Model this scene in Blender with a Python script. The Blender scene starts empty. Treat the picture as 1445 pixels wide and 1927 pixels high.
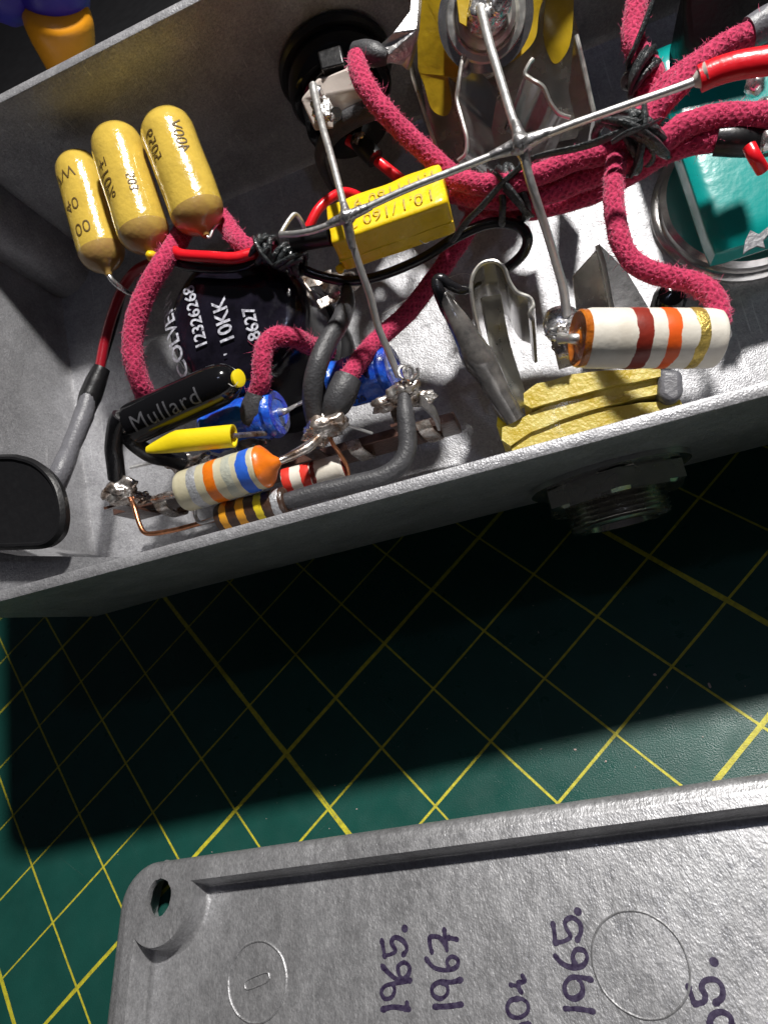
import bpy, bmesh, math, random
import numpy as np
from mathutils import Vector, Matrix, noise as mnoise, geometry as mgeo
random.seed(7)
scene = bpy.context.scene
COL = scene.collection
V = Vector

# ---------------------------------------------------------------- camera solve (1 unit = 1 cm, world z = up from the mat)
F, PPX, PPY, IW, IH = 1219.06, 677.805, 1005.976, 1445.0, 1927.0
WR = Matrix(((0.9065711756571269, -0.2787467703786138, -0.3169052563009129),
             (-0.06440962558888488, -0.8334460338983346, 0.5488343180875592),
             (-0.41710922262538674, -0.4771456240841247, -0.7735321259121801)))      # camera (x right, y down, z forward) -> world
CT = V((-1.00780777, 2.98715831, 8.82026703))
CAMW = -(WR @ CT)
BX = V((0.9372407, -0.24030358, -0.25265403)); BY = V((-0.20088335, -0.96438778, 0.17205258)); BZ = V((-0.28500131, -0.11050069, -0.95213647))
CD = 8.0                                                                            # camera height above the box floor
BOXR = Matrix((WR @ BX, WR @ BY, WR @ BZ)).transposed()
BOXM = Matrix.Translation(CAMW - (WR @ BZ) * CD) @ BOXR.to_4x4()                     # box frame: x along, y across, z out of the open side

cam_d = bpy.data.cameras.new('camera'); cam = bpy.data.objects.new('camera', cam_d); COL.objects.link(cam)
c0 = WR @ V((1, 0, 0)); c1 = WR @ V((0, -1, 0)); c2 = WR @ V((0, 0, -1))
cam.matrix_world = Matrix.Translation(CAMW) @ Matrix((c0, c1, c2)).transposed().to_4x4()
cam_d.sensor_fit = 'HORIZONTAL'; cam_d.sensor_width = 36; cam_d.lens = F * 36 / IW
cam_d.shift_x = (IW / 2 - PPX) / IW; cam_d.shift_y = (PPY - IH / 2) / IW
cam_d.clip_start = 0.1; cam_d.clip_end = 500
cam_d.dof.use_dof = True; cam_d.dof.focus_distance = 6.6; cam_d.dof.aperture_fstop = 1.0
scene.camera = cam

# ---------------------------------------------------------------- light: a lamp up to the far right, a weaker one nearly overhead, dim room
world = bpy.data.worlds.new('World'); scene.world = world; world.use_nodes = True
nt = world.node_tree; bg = nt.nodes['Background']
tc = nt.nodes.new('ShaderNodeTexCoord'); sx = nt.nodes.new('ShaderNodeSeparateXYZ'); rp = nt.nodes.new('ShaderNodeValToRGB')
nt.links.new(tc.outputs['Generated'], sx.inputs[0]); nt.links.new(sx.outputs['Z'], rp.inputs[0]); nt.links.new(rp.outputs[0], bg.inputs[0])
rp.color_ramp.elements[0].position = 0.0; rp.color_ramp.elements[0].color = (0.003, 0.003, 0.0035, 1)
rp.color_ramp.elements[1].position = 1.0; rp.color_ramp.elements[1].color = (0.030, 0.029, 0.034, 1)
bg.inputs[1].default_value = 1.0
def lamp(name, loc, power, color, radius):
    d = bpy.data.lights.new(name, 'POINT'); d.energy = power; d.color = color; d.shadow_soft_size = radius
    o = bpy.data.objects.new(name, d); COL.objects.link(o); o.location = loc
lamp('bench_lamp', (13.2, 10.4, 25.5), 45000, (1.0, 0.97, 0.93), 0.85)
lamp('ring_lamp', (8.0, -1.0, 22.0), 430, (0.66, 0.72, 1.0), 0.5)
scene.view_settings.view_transform = 'Standard'; scene.view_settings.look = 'None'
scene.view_settings.exposure = 0; scene.view_settings.gamma = 1
scene.render.engine = 'CYCLES'

# ---------------------------------------------------------------- pixel helpers: a pixel of the photo at a height above the box floor, in box coordinates
def ray(x, y): return V(((x - PPX) / F, (y - PPY) / F, 1.0))
def at(x, y, h):
    r = ray(x, y); q = r * (-(CD - h) / BZ.dot(r)); return V((q.dot(BX), q.dot(BY), h))
def aty(x, y, Y):
    r = ray(x, y); q = r * (Y / BY.dot(r)); return V((q.dot(BX), Y, q.dot(BZ) + CD))
def onmat(x, y, h=0.0):
    r = WR @ ray(x, y); return CAMW + r * ((h - CAMW.z) / r.z)
def pr(px, h, x=700.0, y=500.0): return px * (CD - h) / (F * -BZ.dot(ray(x, y)))        # pixels -> cm at a place and height

# ---------------------------------------------------------------- materials
def mat(name, color, rough=0.5, metal=0.0, bump=0.0, bscale=20.0, var=0.0, vscale=6.0, color2=None, coat=0.0, spec=0.5, detail=6, rvar=0.0, sss=0.0, stretch=None, trans=0.0, alpha_noise=None):
    m = bpy.data.materials.new(name); m.use_nodes = True
    n = m.node_tree.nodes; l = m.node_tree.links; b = n['Principled BSDF']
    b.inputs['Base Color'].default_value = (*color, 1); b.inputs['Roughness'].default_value = rough; b.inputs['Metallic'].default_value = metal
    b.inputs['Specular IOR Level'].default_value = spec; b.inputs['Coat Weight'].default_value = coat; b.inputs['Coat Roughness'].default_value = 0.08
    if sss: b.inputs['Subsurface Weight'].default_value = sss; b.inputs['Subsurface Radius'].default_value = (0.1, 0.05, 0.02); b.inputs['Subsurface Scale'].default_value = 0.3
    if trans: b.inputs['Transmission Weight'].default_value = trans
    t = n.new('ShaderNodeTexCoord'); src = t.outputs['Object']
    if stretch:
        mp = n.new('ShaderNodeMapping'); mp.inputs['Scale'].default_value = stretch; l.new(src, mp.inputs[0]); src = mp.outputs[0]
    if var or color2:
        nz = n.new('ShaderNodeTexNoise'); nz.inputs['Scale'].default_value = vscale; nz.inputs['Detail'].default_value = 8; nz.inputs['Roughness'].default_value = 0.65
        l.new(src, nz.inputs['Vector'])
        mr = n.new('ShaderNodeMapRange'); mr.inputs[1].default_value = 0.35; mr.inputs[2].default_value = 0.65; l.new(nz.outputs['Fac'], mr.inputs[0])
        mx = n.new('ShaderNodeMix'); mx.data_type = 'RGBA'; l.new(mr.outputs[0], mx.inputs['Factor'])
        c2_ = color2 if color2 else tuple(min(1, c * (1 + var)) for c in color)
        c1_ = color if color2 else tuple(c * (1 - var) for c in color)
        mx.inputs[6].default_value = (*c1_, 1); mx.inputs[7].default_value = (*c2_, 1); l.new(mx.outputs[2], b.inputs['Base Color'])
    if rvar:
        n3 = n.new('ShaderNodeTexNoise'); n3.inputs['Scale'].default_value = vscale * 2.3; n3.inputs['Detail'].default_value = 6; l.new(src, n3.inputs['Vector'])
        m3 = n.new('ShaderNodeMapRange'); m3.inputs[1].default_value = 0.3; m3.inputs[2].default_value = 0.7
        m3.inputs[3].default_value = max(0.02, rough - rvar); m3.inputs[4].default_value = min(1, rough + rvar); l.new(n3.outputs['Fac'], m3.inputs[0]); l.new(m3.outputs[0], b.inputs['Roughness'])
    if bump:
        n2 = n.new('ShaderNodeTexNoise'); n2.inputs['Scale'].default_value = bscale; n2.inputs['Detail'].default_value = detail; l.new(src, n2.inputs['Vector'])
        bp = n.new('ShaderNodeBump'); bp.inputs['Strength'].default_value = 1.0; bp.inputs['Distance'].default_value = bump; l.new(n2.outputs['Fac'], bp.inputs['Height']); l.new(bp.outputs[0], b.inputs['Normal'])
    return m

def cast_material(name, base, glint=0.55, scale=1.0, grain=(1, 1, 1)):
    """sand-textured die-cast aluminium: grey body, mottling, small facets that catch the lamp"""
    m = bpy.data.materials.new(name); m.use_nodes = True
    n = m.node_tree.nodes; l = m.node_tree.links; b = n['Principled BSDF']
    t = n.new('ShaderNodeTexCoord'); mp = n.new('ShaderNodeMapping'); mp.inputs['Scale'].default_value = grain; mp.inputs['Rotation'].default_value = (0, 0, 0.35 if grain[1] != 1 else 0); l.new(t.outputs['Object'], mp.inputs[0])
    def nz(s, d, r=0.6):
        q = n.new('ShaderNodeTexNoise'); q.inputs['Scale'].default_value = s; q.inputs['Detail'].default_value = d; q.inputs['Roughness'].default_value = r; l.new(mp.outputs[0], q.inputs['Vector']); return q
    big, fine = nz(1.3 * scale, 7, 0.7), nz(34 * scale, 5, 0.75)
    r1 = n.new('ShaderNodeValToRGB'); r1.color_ramp.elements[0].position = 0.32; r1.color_ramp.elements[1].position = 0.68
    r1.color_ramp.elements[0].color = (*[c * 0.72 for c in base], 1); r1.color_ramp.elements[1].color = (*[c * 1.18 for c in base], 1); l.new(big.outputs['Fac'], r1.inputs[0])
    r2 = n.new('ShaderNodeValToRGB'); r2.color_ramp.elements[0].position = 0.33; r2.color_ramp.elements[1].position = 0.70
    r2.color_ramp.elements[0].color = (0.66, 0.66, 0.67, 1); r2.color_ramp.elements[1].color = (1.22, 1.22, 1.22, 1); l.new(fine.outputs['Fac'], r2.inputs[0])
    mx = n.new('ShaderNodeMix'); mx.data_type = 'RGBA'; mx.blend_type = 'MULTIPLY'; mx.inputs['Factor'].default_value = 1
    l.new(r1.outputs[0], mx.inputs[6]); l.new(r2.outputs[0], mx.inputs[7]); 
    # sparse rubbed scratches and dull smears
    m2 = n.new('ShaderNodeMapping'); m2.inputs['Rotation'].default_value = (0.2, 0.1, 0.9); m2.inputs['Scale'].default_value = (34, 0.9, 6); l.new(t.outputs['Object'], m2.inputs[0])
    ns = n.new('ShaderNodeTexNoise'); ns.inputs['Scale'].default_value = 1.0; ns.inputs['Detail'].default_value = 3; l.new(m2.outputs[0], ns.inputs['Vector'])
    rs = n.new('ShaderNodeMapRange'); rs.inputs[1].default_value = 0.66; rs.inputs[2].default_value = 0.72; rs.inputs[4].default_value = 0.55; l.new(ns.outputs['Fac'], rs.inputs[0])
    sm = nz(0.7, 5, 0.6); rm = n.new('ShaderNodeMapRange'); rm.inputs[1].default_value = 0.56; rm.inputs[2].default_value = 0.66; rm.inputs[4].default_value = 0.16; l.new(sm.outputs['Fac'], rm.inputs[0])
    mb = n.new('ShaderNodeMix'); mb.data_type = 'RGBA'; l.new(rs.outputs[0], mb.inputs['Factor']); l.new(mx.outputs[2], mb.inputs[6]); mb.inputs[7].default_value = (0.62, 0.62, 0.63, 1)
    mc = n.new('ShaderNodeMix'); mc.data_type = 'RGBA'; l.new(rm.outputs[0], mc.inputs['Factor']); l.new(mb.outputs[2], mc.inputs[6]); mc.inputs[7].default_value = (0.17, 0.165, 0.16, 1)
    l.new(mc.outputs[2], b.inputs['Base Color'])
    b.inputs['Metallic'].default_value = glint
    m3 = n.new('ShaderNodeMapRange'); m3.inputs[1].default_value = 0.3; m3.inputs[2].default_value = 0.7; m3.inputs[3].default_value = 0.32; m3.inputs[4].default_value = 0.56
    l.new(nz(9 * scale, 4).outputs['Fac'], m3.inputs[0]); l.new(m3.outputs[0], b.inputs['Roughness'])
    v1 = n.new('ShaderNodeTexVoronoi'); v1.inputs['Scale'].default_value = 55 * scale; l.new(mp.outputs[0], v1.inputs['Vector'])
    ad = n.new('ShaderNodeMath'); ad.operation = 'ADD'; l.new(v1.outputs['Distance'], ad.inputs[0]); l.new(nz(60 * scale, 3).outputs['Fac'], ad.inputs[1])
    bp = n.new('ShaderNodeBump'); bp.inputs['Distance'].default_value = 0.0030 if grain[1] == 1 else 0.0019; bp.inputs['Strength'].default_value = 0.9; l.new(ad.outputs[0], bp.inputs['Height'])
    b2 = n.new('ShaderNodeBump'); b2.inputs['Distance'].default_value = 0.05; b2.inputs['Strength'].default_value = 0.5; l.new(big.outputs['Fac'], b2.inputs['Height']); l.new(b2.outputs[0], bp.inputs['Normal'])
    l.new(bp.outputs[0], b.inputs['Normal'])
    return m

def braid_material(name, dark, light):
    m = bpy.data.materials.new(name); m.use_nodes = True
    n = m.node_tree.nodes; l = m.node_tree.links; b = n['Principled BSDF']; b.inputs['Roughness'].default_value = 0.9
    b.inputs['Sheen Weight'].default_value = 0.35; b.inputs['Sheen Tint'].default_value = (1, 0.6, 0.72, 1); b.inputs['Specular IOR Level'].default_value = 0.2
    t = n.new('ShaderNodeUVMap'); s = n.new('ShaderNodeSeparateXYZ'); l.new(t.outputs[0], s.inputs[0])
    tc_ = n.new('ShaderNodeTexCoord'); nz = n.new('ShaderNodeTexNoise'); nz.inputs['Scale'].default_value = 22; nz.inputs['Detail'].default_value = 5; l.new(tc_.outputs['Object'], nz.inputs['Vector'])
    def mth(op, a, c=None, v=None):
        q = n.new('ShaderNodeMath'); q.operation = op
        for i, z in enumerate((a, c)):
            if z is None: continue
            if isinstance(z, (int, float)): q.inputs[i].default_value = z
            else: l.new(z, q.inputs[i])
        return q.outputs[0]
    jit = mth('MULTIPLY', nz.outputs['Fac'], 7.0)
    u = mth('ADD', mth('MULTIPLY', s.outputs[0], 2 * math.pi * 14.0), jit); v = mth('MULTIPLY', s.outputs[1], 2 * math.pi * 9)
    w1 = mth('SINE', mth('ADD', u, v)); w2 = mth('SINE', mth('SUBTRACT', u, v))
    h = mth('MULTIPLY', mth('ADD', mth('MAXIMUM', w1, w2), 1.0), 0.5)
    h2 = mth('ADD', mth('MULTIPLY', h, 0.36), mth('MULTIPLY', nz.outputs['Fac'], 0.95))
    r = n.new('ShaderNodeValToRGB'); r.color_ramp.elements[0].position = 0.35; r.color_ramp.elements[1].position = 0.95
    r.color_ramp.elements[0].color = (*dark, 1); r.color_ramp.elements[1].color = (*light, 1); l.new(h2, r.inputs[0]); l.new(r.outputs[0], b.inputs['Base Color'])
    bp = n.new('ShaderNodeBump'); bp.inputs['Distance'].default_value = 0.018; l.new(h2, bp.inputs['Height']); l.new(bp.outputs[0], b.inputs['Normal'])
    return m

M = {}
M['cast'] = cast_material('cast_aluminium', (0.40, 0.40, 0.415), 0.40)
M['lid'] = cast_material('cast_aluminium_lid', (0.46, 0.46, 0.47), 0.58, 1.0, (1.0, 0.62, 1.0))
M['steel'] = mat('tinned_copper', (0.74, 0.735, 0.72), 0.40, 0.85, bump=0.0015, bscale=22, var=0.10, vscale=9, rvar=0.08)
M['nickel'] = mat('nickel_plate', (0.58, 0.56, 0.51), 0.24, 0.95, bump=0.003, bscale=4, var=0.05, vscale=2, rvar=0.08)
M['chrome'] = mat('chrome', (0.62, 0.61, 0.60), 0.20, 0.92, bump=0.0015, bscale=8, rvar=0.06)
M['spring'] = mat('sprung_tinned_brass', (0.76, 0.75, 0.70), 0.36, 0.9, bump=0.003, bscale=6, var=0.12, vscale=4, rvar=0.12)
M['solder'] = mat('solder', (0.78, 0.77, 0.76), 0.26, 0.9, bump=0.006, bscale=9, var=0.2, vscale=12, rvar=0.14)
M['solder_dull'] = mat('dull_solder', (0.52, 0.51, 0.51), 0.36, 0.9, bump=0.012, bscale=18, var=0.2, vscale=14)
M['dirty'] = mat('dirty_solder', (0.72, 0.70, 0.67), 0.28, 0.85, bump=0.008, bscale=10, color2=(0.26, 0.16, 0.10), vscale=6, rvar=0.14)
M['copper'] = mat('copper', (0.62, 0.27, 0.14), 0.33, 1.0, var=0.35, vscale=12, bump=0.004, bscale=30)
M['gold'] = mat('ochre_lacquer', (0.62, 0.43, 0.070), 0.17, 0.0, bump=0.006, bscale=20, var=0.10, vscale=5, coat=1.0, rvar=0.06)
M['ochre_shaded'] = mat('ochre_tail_shaded', (0.48, 0.32, 0.075), 0.28, 0.0, bump=0.006, bscale=14, color2=(0.38, 0.22, 0.08), vscale=3, coat=0.5)  # darker, browner body ochre: shade on the tail put into its colour
M['yellow'] = mat('yellow_epoxy', (0.86, 0.60, 0.010), 0.33, 0.0, bump=0.006, bscale=12, var=0.07, vscale=5, coat=0.2, rvar=0.1, sss=0.1)
M['yellow_sleeve'] = mat('yellow_sleeving', (0.86, 0.66, 0.01), 0.42, 0.0, bump=0.003, bscale=20)
M['yellow_wax'] = mat('yellow_fibre', (0.66, 0.56, 0.16), 0.42, 0.0, bump=0.014, bscale=22, color2=(0.50, 0.36, 0.015), vscale=3.5, coat=0.2, sss=0.2)
M['yellow_paxolin'] = mat('yellow_wafer', (0.42, 0.28, 0.012), 0.32, 0.0, bump=0.006, bscale=9, var=0.25, vscale=2.5, coat=0.2)
M['black'] = mat('black_gloss', (0.006, 0.006, 0.007), 0.11, 0.0, bump=0.002, bscale=7, spec=0.45, rvar=0.03)
M['pot'] = mat('black_bakelite', (0.007, 0.006, 0.011), 0.16, 0.0, bump=0.0025, bscale=26, coat=0.2, rvar=0.08, var=0.5, vscale=4)
M['black_satin'] = mat('black_plastic', (0.010, 0.010, 0.011), 0.36, 0.0, bump=0.003, bscale=25, rvar=0.06)
M['black_pvc'] = mat('black_wire_pvc', (0.012, 0.012, 0.014), 0.26, 0.0, bump=0.004, bscale=20)
M['wax'] = mat('waxed_black_cord', (0.030, 0.034, 0.036), 0.30, 0.0, bump=0.02, bscale=30, coat=0.25, rvar=0.1)
M['shrink'] = mat('grey_heat_shrink', (0.052, 0.052, 0.056), 0.46, 0.0, bump=0.008, bscale=40, var=0.2, vscale=12)
M['shrink_pale'] = mat('pale_grey_heat_shrink', (0.14, 0.14, 0.155), 0.40, 0.0, bump=0.008, bscale=30, var=0.15, vscale=6)
M['shrink_clear'] = mat('smoky_shrink', (0.035, 0.035, 0.037), 0.18, 0.2, bump=0.006, bscale=7, color2=(0.22, 0.205, 0.19), vscale=3, coat=0.8)
M['red'] = mat('red_wire_pvc', (0.78, 0.012, 0.022), 0.28, 0.0, bump=0.005, bscale=14, sss=0.15)
M['dark_red'] = mat('dark_red_pvc', (0.30, 0.008, 0.018), 0.30, 0.0, bump=0.004, bscale=14)
M['braid'] = braid_material('pink_cotton_braid', (0.19, 0.008, 0.034), (0.62, 0.048, 0.13))
M['fuzz'] = mat('pink_cotton_fuzz', (0.80, 0.12, 0.25), 0.8, 0.0)
M['blue'] = mat('blue_sleeve', (0.012, 0.055, 0.50), 0.22, 0.0, bump=0.03, bscale=8, color2=(0.02, 0.16, 0.72), vscale=5, coat=0.6)
M['blue_end'] = mat('blue_seal', (0.02, 0.045, 0.52), 0.30, 0.0, bump=0.03, bscale=14, var=0.3, vscale=8, coat=0.3)
M['cream'] = mat('cream_ceramic', (0.62, 0.58, 0.42), 0.40, 0.0, bump=0.003, bscale=18, color2=(0.50, 0.45, 0.29), vscale=4, coat=0.35)
M['white_body'] = mat('white_resistor_paint', (0.83, 0.79, 0.70), 0.38, 0.0, bump=0.005, bscale=12, color2=(0.70, 0.64, 0.54), vscale=3, coat=0.15)
M['orange'] = mat('orange_paint', (0.74, 0.17, 0.008), 0.34, 0.0, bump=0.003, bscale=16, var=0.15, vscale=8, coat=0.2)
M['orange_red'] = mat('orange_red_paint', (0.80, 0.11, 0.012), 0.40, 0.0, bump=0.003, bscale=16, var=0.08)
M['amber'] = mat('amber_lacquer', (0.62, 0.19, 0.02), 0.25, 0.0, bump=0.02, bscale=14, color2=(0.36, 0.09, 0.012), vscale=6, coat=0.6)
M['silver_band'] = mat('silver_paint', (0.52, 0.53, 0.55), 0.42, 0.5, bump=0.01, bscale=40, var=0.25, vscale=20)
M['gold_band'] = mat('gold_paint', (0.60, 0.44, 0.11), 0.36, 0.6, bump=0.012, bscale=40, var=0.3, vscale=20)
M['grey_band'] = mat('grey_paint', (0.40, 0.42, 0.36), 0.42, 0.0, bump=0.008, bscale=30, color2=(0.50, 0.50, 0.40), vscale=10)
M['blue_band'] = mat('blue_paint', (0.03, 0.13, 0.62), 0.36, 0.0, bump=0.003, bscale=20, var=0.15)
M['maroon'] = mat('maroon_paint', (0.23, 0.022, 0.012), 0.40, 0.0, bump=0.003, bscale=20, var=0.15)
M['yellow_band'] = mat('yellow_paint', (0.78, 0.60, 0.02), 0.38, 0.0, bump=0.003, bscale=20, var=0.1)
M['brown'] = mat('brown_resistor_body', (0.060, 0.030, 0.018), 0.34, 0.0, bump=0.012, bscale=18, var=0.3, vscale=7, coat=0.2)
M['red_paint'] = mat('red_paint', (0.72, 0.045, 0.03), 0.36, 0.0, bump=0.003, bscale=16, var=0.1)
M['ochre_band'] = mat('ochre_paint', (0.74, 0.33, 0.02), 0.36, 0.0, bump=0.003, bscale=20, var=0.1)
M['paxolin'] = mat('tag_board', (0.085, 0.040, 0.028), 0.34, 0.0, bump=0.010, bscale=20, var=0.4, vscale=7, coat=0.2)
M['white_plastic'] = mat('pale_plastic', (0.62, 0.55, 0.50), 0.32, 0.0, bump=0.003, bscale=10)
M['teal'] = mat('teal_plastic', (0.003, 0.27, 0.25), 0.22, 0.0, bump=0.004, bscale=8, var=0.05, coat=0.15)
M['orange_plastic'] = mat('orange_plastic', (0.80, 0.32, 0.012), 0.36, 0.0, bump=0.003, bscale=15)
M['purple_plastic'] = mat('purple_plastic', (0.035, 0.018, 0.33), 0.36, 0.0, bump=0.004, bscale=10)
M['ink'] = mat('marker_ink', (0.018, 0.008, 0.038), 0.40, 0.1, color2=(0.075, 0.06, 0.11), vscale=20)
M['print_brown'] = mat('brown_print', (0.11, 0.065, 0.012), 0.6, 0.0)
M['print_grey'] = mat('rubbed_grey_print', (0.34, 0.26, 0.06), 0.6, 0.0, color2=(0.62, 0.44, 0.05), vscale=26)
M['print_white'] = mat('worn_white_print', (0.75, 0.76, 0.85), 0.5, 0.0, color2=(0.16, 0.16, 0.19), vscale=22)
M['print_dark'] = mat('raised_black_print', (0.10, 0.10, 0.11), 0.30, 0.0, bump=0.006, bscale=40)
M['print_navy'] = mat('navy_print', (0.004, 0.006, 0.05), 0.4, 0.0)
M['mat_green'] = mat('cutting_mat_green', (0.011, 0.072, 0.058), 0.36, 0.0, bump=0.004, bscale=60, var=0.10, vscale=1.3, rvar=0.12, spec=0.35)
M['mat_yellow'] = mat('cutting_mat_yellow', (0.68, 0.62, 0.035), 0.5, 0.0, bump=0.006, bscale=50, color2=(0.40, 0.36, 0.03), vscale=14)
M['mat_cut'] = mat('cut_mat_surface', (0.05, 0.13, 0.11), 0.6, 0.0)
PI_ = math.pi
M['table'] = mat('dark_bench', (0.035, 0.035, 0.038), 0.6, 0.0, bump=0.01, bscale=8, var=0.2, vscale=2)
M['fleck'] = mat('pale_fleck', (0.55, 0.42, 0.38), 0.6, 0.0)
M['hair'] = mat('pale_fibre', (0.6, 0.58, 0.55), 0.5, 0.0)

# ---------------------------------------------------------------- geometry collector
def catmull(pts, n):
    P = [pts[0] * 2 - pts[1]] + list(pts) + [pts[-1] * 2 - pts[-2]]
    out = []
    for i in range(1, len(P) - 2):
        p0, p1, p2, p3 = P[i - 1], P[i], P[i + 1], P[i + 2]
        for k in range(n):
            t = k / n; t2 = t * t; t3 = t2 * t
            out.append(0.5 * ((2 * p1) + (p2 - p0) * t + (2 * p0 - 5 * p1 + 4 * p2 - p3) * t2 + (3 * p1 - p0 - 3 * p2 + p3) * t3))
    out.append(P[-2].copy()); return out
def frames(path):
    T = []
    for i in range(len(path)):
        d = path[min(i + 1, len(path) - 1)] - path[max(i - 1, 0)]
        T.append(d.normalized() if d.length > 1e-9 else V((0, 0, 1)))
    a = V((0, 0, 1)) if abs(T[0].z) < 0.9 else V((1, 0, 0))
    N = [(a - T[0] * a.dot(T[0])).normalized()]
    for i in range(1, len(path)):
        v = N[-1] - T[i] * N[-1].dot(T[i]); N.append(v.normalized() if v.length > 1e-6 else N[-1])
    return T, N, [T[i].cross(N[i]) for i in range(len(path))]
def lerp_list(vals, t):
    if not isinstance(vals, (list, tuple)): return vals
    x = t * (len(vals) - 1); i = min(int(x), len(vals) - 2); f = x - i; return vals[i] * (1 - f) + vals[i + 1] * f

class G:
    def __init__(s): s.v = []; s.f = []; s.uv = []
    def add(s, vs, fs, uv=None):
        b = len(s.v); s.v += [V(p) for p in vs]; s.f += [tuple(b + i for i in f) for f in fs]; s.uv += (uv if uv else [(0, 0)] * len(vs)); return s
    def rings(s, rings, closed=True, cap0=True, cap1=True, uvs=None):
        n = len(rings[0]); vs = [p for r in rings for p in r]; fs = []
        for i in range(len(rings) - 1):
            for k in range(n if closed else n - 1):
                a = i * n + k; b = i * n + (k + 1) % n; fs.append((a, b, b + n, a + n))
        if cap0: fs.append(tuple(range(n - 1, -1, -1)))
        if cap1: fs.append(tuple((len(rings) - 1) * n + k for k in range(n)))
        return s.add(vs, fs, uvs)
    def tube(s, pts, r, n=12, sub=6, rough=0.0, rscale=3.0, flat=1.0, cap=True, smooth=True, taper_end=0.0):
        pts = [V(p) for p in pts]; path = catmull(pts, sub) if smooth and len(pts) > 2 else (catmull(pts, sub) if smooth else pts)
        T, N, B = frames(path); L = 0; rg = []; uv = []
        tot = sum((path[i + 1] - path[i]).length for i in range(len(path) - 1)) or 1
        for i, p in enumerate(path):
            if i: L += (p - path[i - 1]).length
            rr = lerp_list(r, L / tot); ring = []
            for k in range(n):
                a = 2 * math.pi * k / n; d = N[i] * math.cos(a) + B[i] * math.sin(a) * flat; q = rr
                if rough: q = rr * (1 + rough * mnoise.noise((p + d * rr) * rscale))
                ring.append(p + d * q); uv.append((L, k / n if k <= n / 2 else k / n))
            rg.append(ring)
        return s.rings(rg, True, cap, cap, uv)
    def rod(s, a, b, r, n=20, cap=True):
        return s.tube([a, b], r, n, 1, cap=cap, smooth=False)
    def lathe(s, a, d, prof, n=28, up=None, wob=0.0, ws=3.0, sq=1.0):
        """revolve (distance along d, radius) pairs about the line from a"""
        a = V(a); d = V(d).normalized(); u = V((0, 0, 1)) if abs(d.z) < 0.9 else V((1, 0, 0))
        if up: u = V(up)
        N = (u - d * u.dot(d)).normalized(); B = d.cross(N); rg = []
        for (t, r) in prof:
            ring = []
            for k in range(n):
                c = 2 * math.pi * k / n; e = N * math.cos(c) * sq + B * math.sin(c); tt = t; rr = max(r, 1e-4)
                if wob: rr *= 1 + wob * mnoise.noise((a + d * t + e * r) * ws); 
                ring.append(a + d * tt + e * rr)
            rg.append(ring)
        return s.rings(rg)
    def slab(s, poly, off):
        """closed polygon (any plane) extruded by a vector"""
        poly = [V(p) for p in poly]; off = V(off); n = len(poly); nn = V((0, 0, 0))
        for i in range(n): nn += poly[i].cross(poly[(i + 1) % n])
        if nn.dot(off) > 0: poly = poly[::-1]
        tri = mgeo.tessellate_polygon([poly]); vs = poly + [p + off for p in poly]; fs = []
        nref = V((0, 0, 0))
        for i in range(n): nref += poly[i].cross(poly[(i + 1) % n])
        for t in tri:
            a, b, c = t; q = (poly[b] - poly[a]).cross(poly[c] - poly[a])
            if q.dot(nref) < 0: a, b, c = a, c, b
            fs.append((a, b, c)); fs.append((a + n, c + n, b + n))
        for i in range(n): j = (i + 1) % n; fs.append((i, i + n, j + n, j))
        return s.add(vs, fs)
    def strip(s, path, w, th, sub=6, smooth=True):
        """sheet-metal ribbon: path points, width vector w (constant or one per point), thickness"""
        path = [V(p) for p in path]; ws = w if isinstance(w, list) else [V(w)] * len(path)
        pp_ = catmull(path, sub) if smooth else path; ww = catmull([V(x) for x in ws], sub) if smooth else ws; rg = []
        for i, p in enumerate(pp_):
            T = (pp_[min(i + 1, len(pp_) - 1)] - pp_[max(i - 1, 0)]).normalized(); nrm = T.cross(ww[i]).normalized() * th * 0.5
            rg.append([p + nrm, p + ww[i] + nrm, p + ww[i] - nrm, p - nrm])
        return s.rings(rg)
    def blob(s, c, r, amp=0.25, fr=4.0, sc=(1, 1, 1), lv=3, seed=0):
        bm = bmesh.new(); bmesh.ops.create_icosphere(bm, subdivisions=lv, radius=1.0); c = V(c)
        for v in bm.verts:
            d = v.co.copy(); k = 1 + amp * mnoise.noise(d * fr * 0.5 + V((seed * 7.3, seed * 3.1, seed))) + amp * 0.4 * mnoise.noise(d * fr * 1.7 + V((seed, 0, 5)))
            v.co = V((d.x * sc[0], d.y * sc[1], d.z * sc[2])) * r * k
        s.add([c + v.co for v in bm.verts], [tuple(v.index for v in f.verts) for f in bm.faces]); bm.free(); return s

def mesh_object(name, g, m, parent=None, org=V((0, 0, 0)), angle=40, bevel=0):
    me = bpy.data.meshes.new(name); me.from_pydata([tuple(p - org) for p in g.v], [], g.f); me.update()
    if any(u != (0, 0) for u in g.uv):
        ul = me.uv_layers.new(name='UVMap'); li = np.empty(len(me.loops), dtype=np.int32); me.loops.foreach_get('vertex_index', li)
        arr = np.array(g.uv, dtype=np.float32)[li].copy()
        for poly in me.polygons:                                 # close the seam of a tube
            a, b = poly.loop_start, poly.loop_start + poly.loop_total; w = arr[a:b, 1]
            if w.max() - w.min() > 0.5 and poly.loop_total == 4: w[w < 0.5] += 1.0
        ul.data.foreach_set('uv', arr.ravel())
    me.materials.append(M[m]); me.shade_smooth(); me.set_sharp_from_angle(angle=math.radians(angle))
    o = bpy.data.objects.new(name, me); COL.objects.link(o)
    if parent: o.parent = parent
    if bevel:
        md = o.modifiers.new('bevel', 'BEVEL'); md.width = bevel; md.segments = 3; md.limit_method = 'ANGLE'; md.angle_limit = math.radians(35)
    return o
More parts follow.
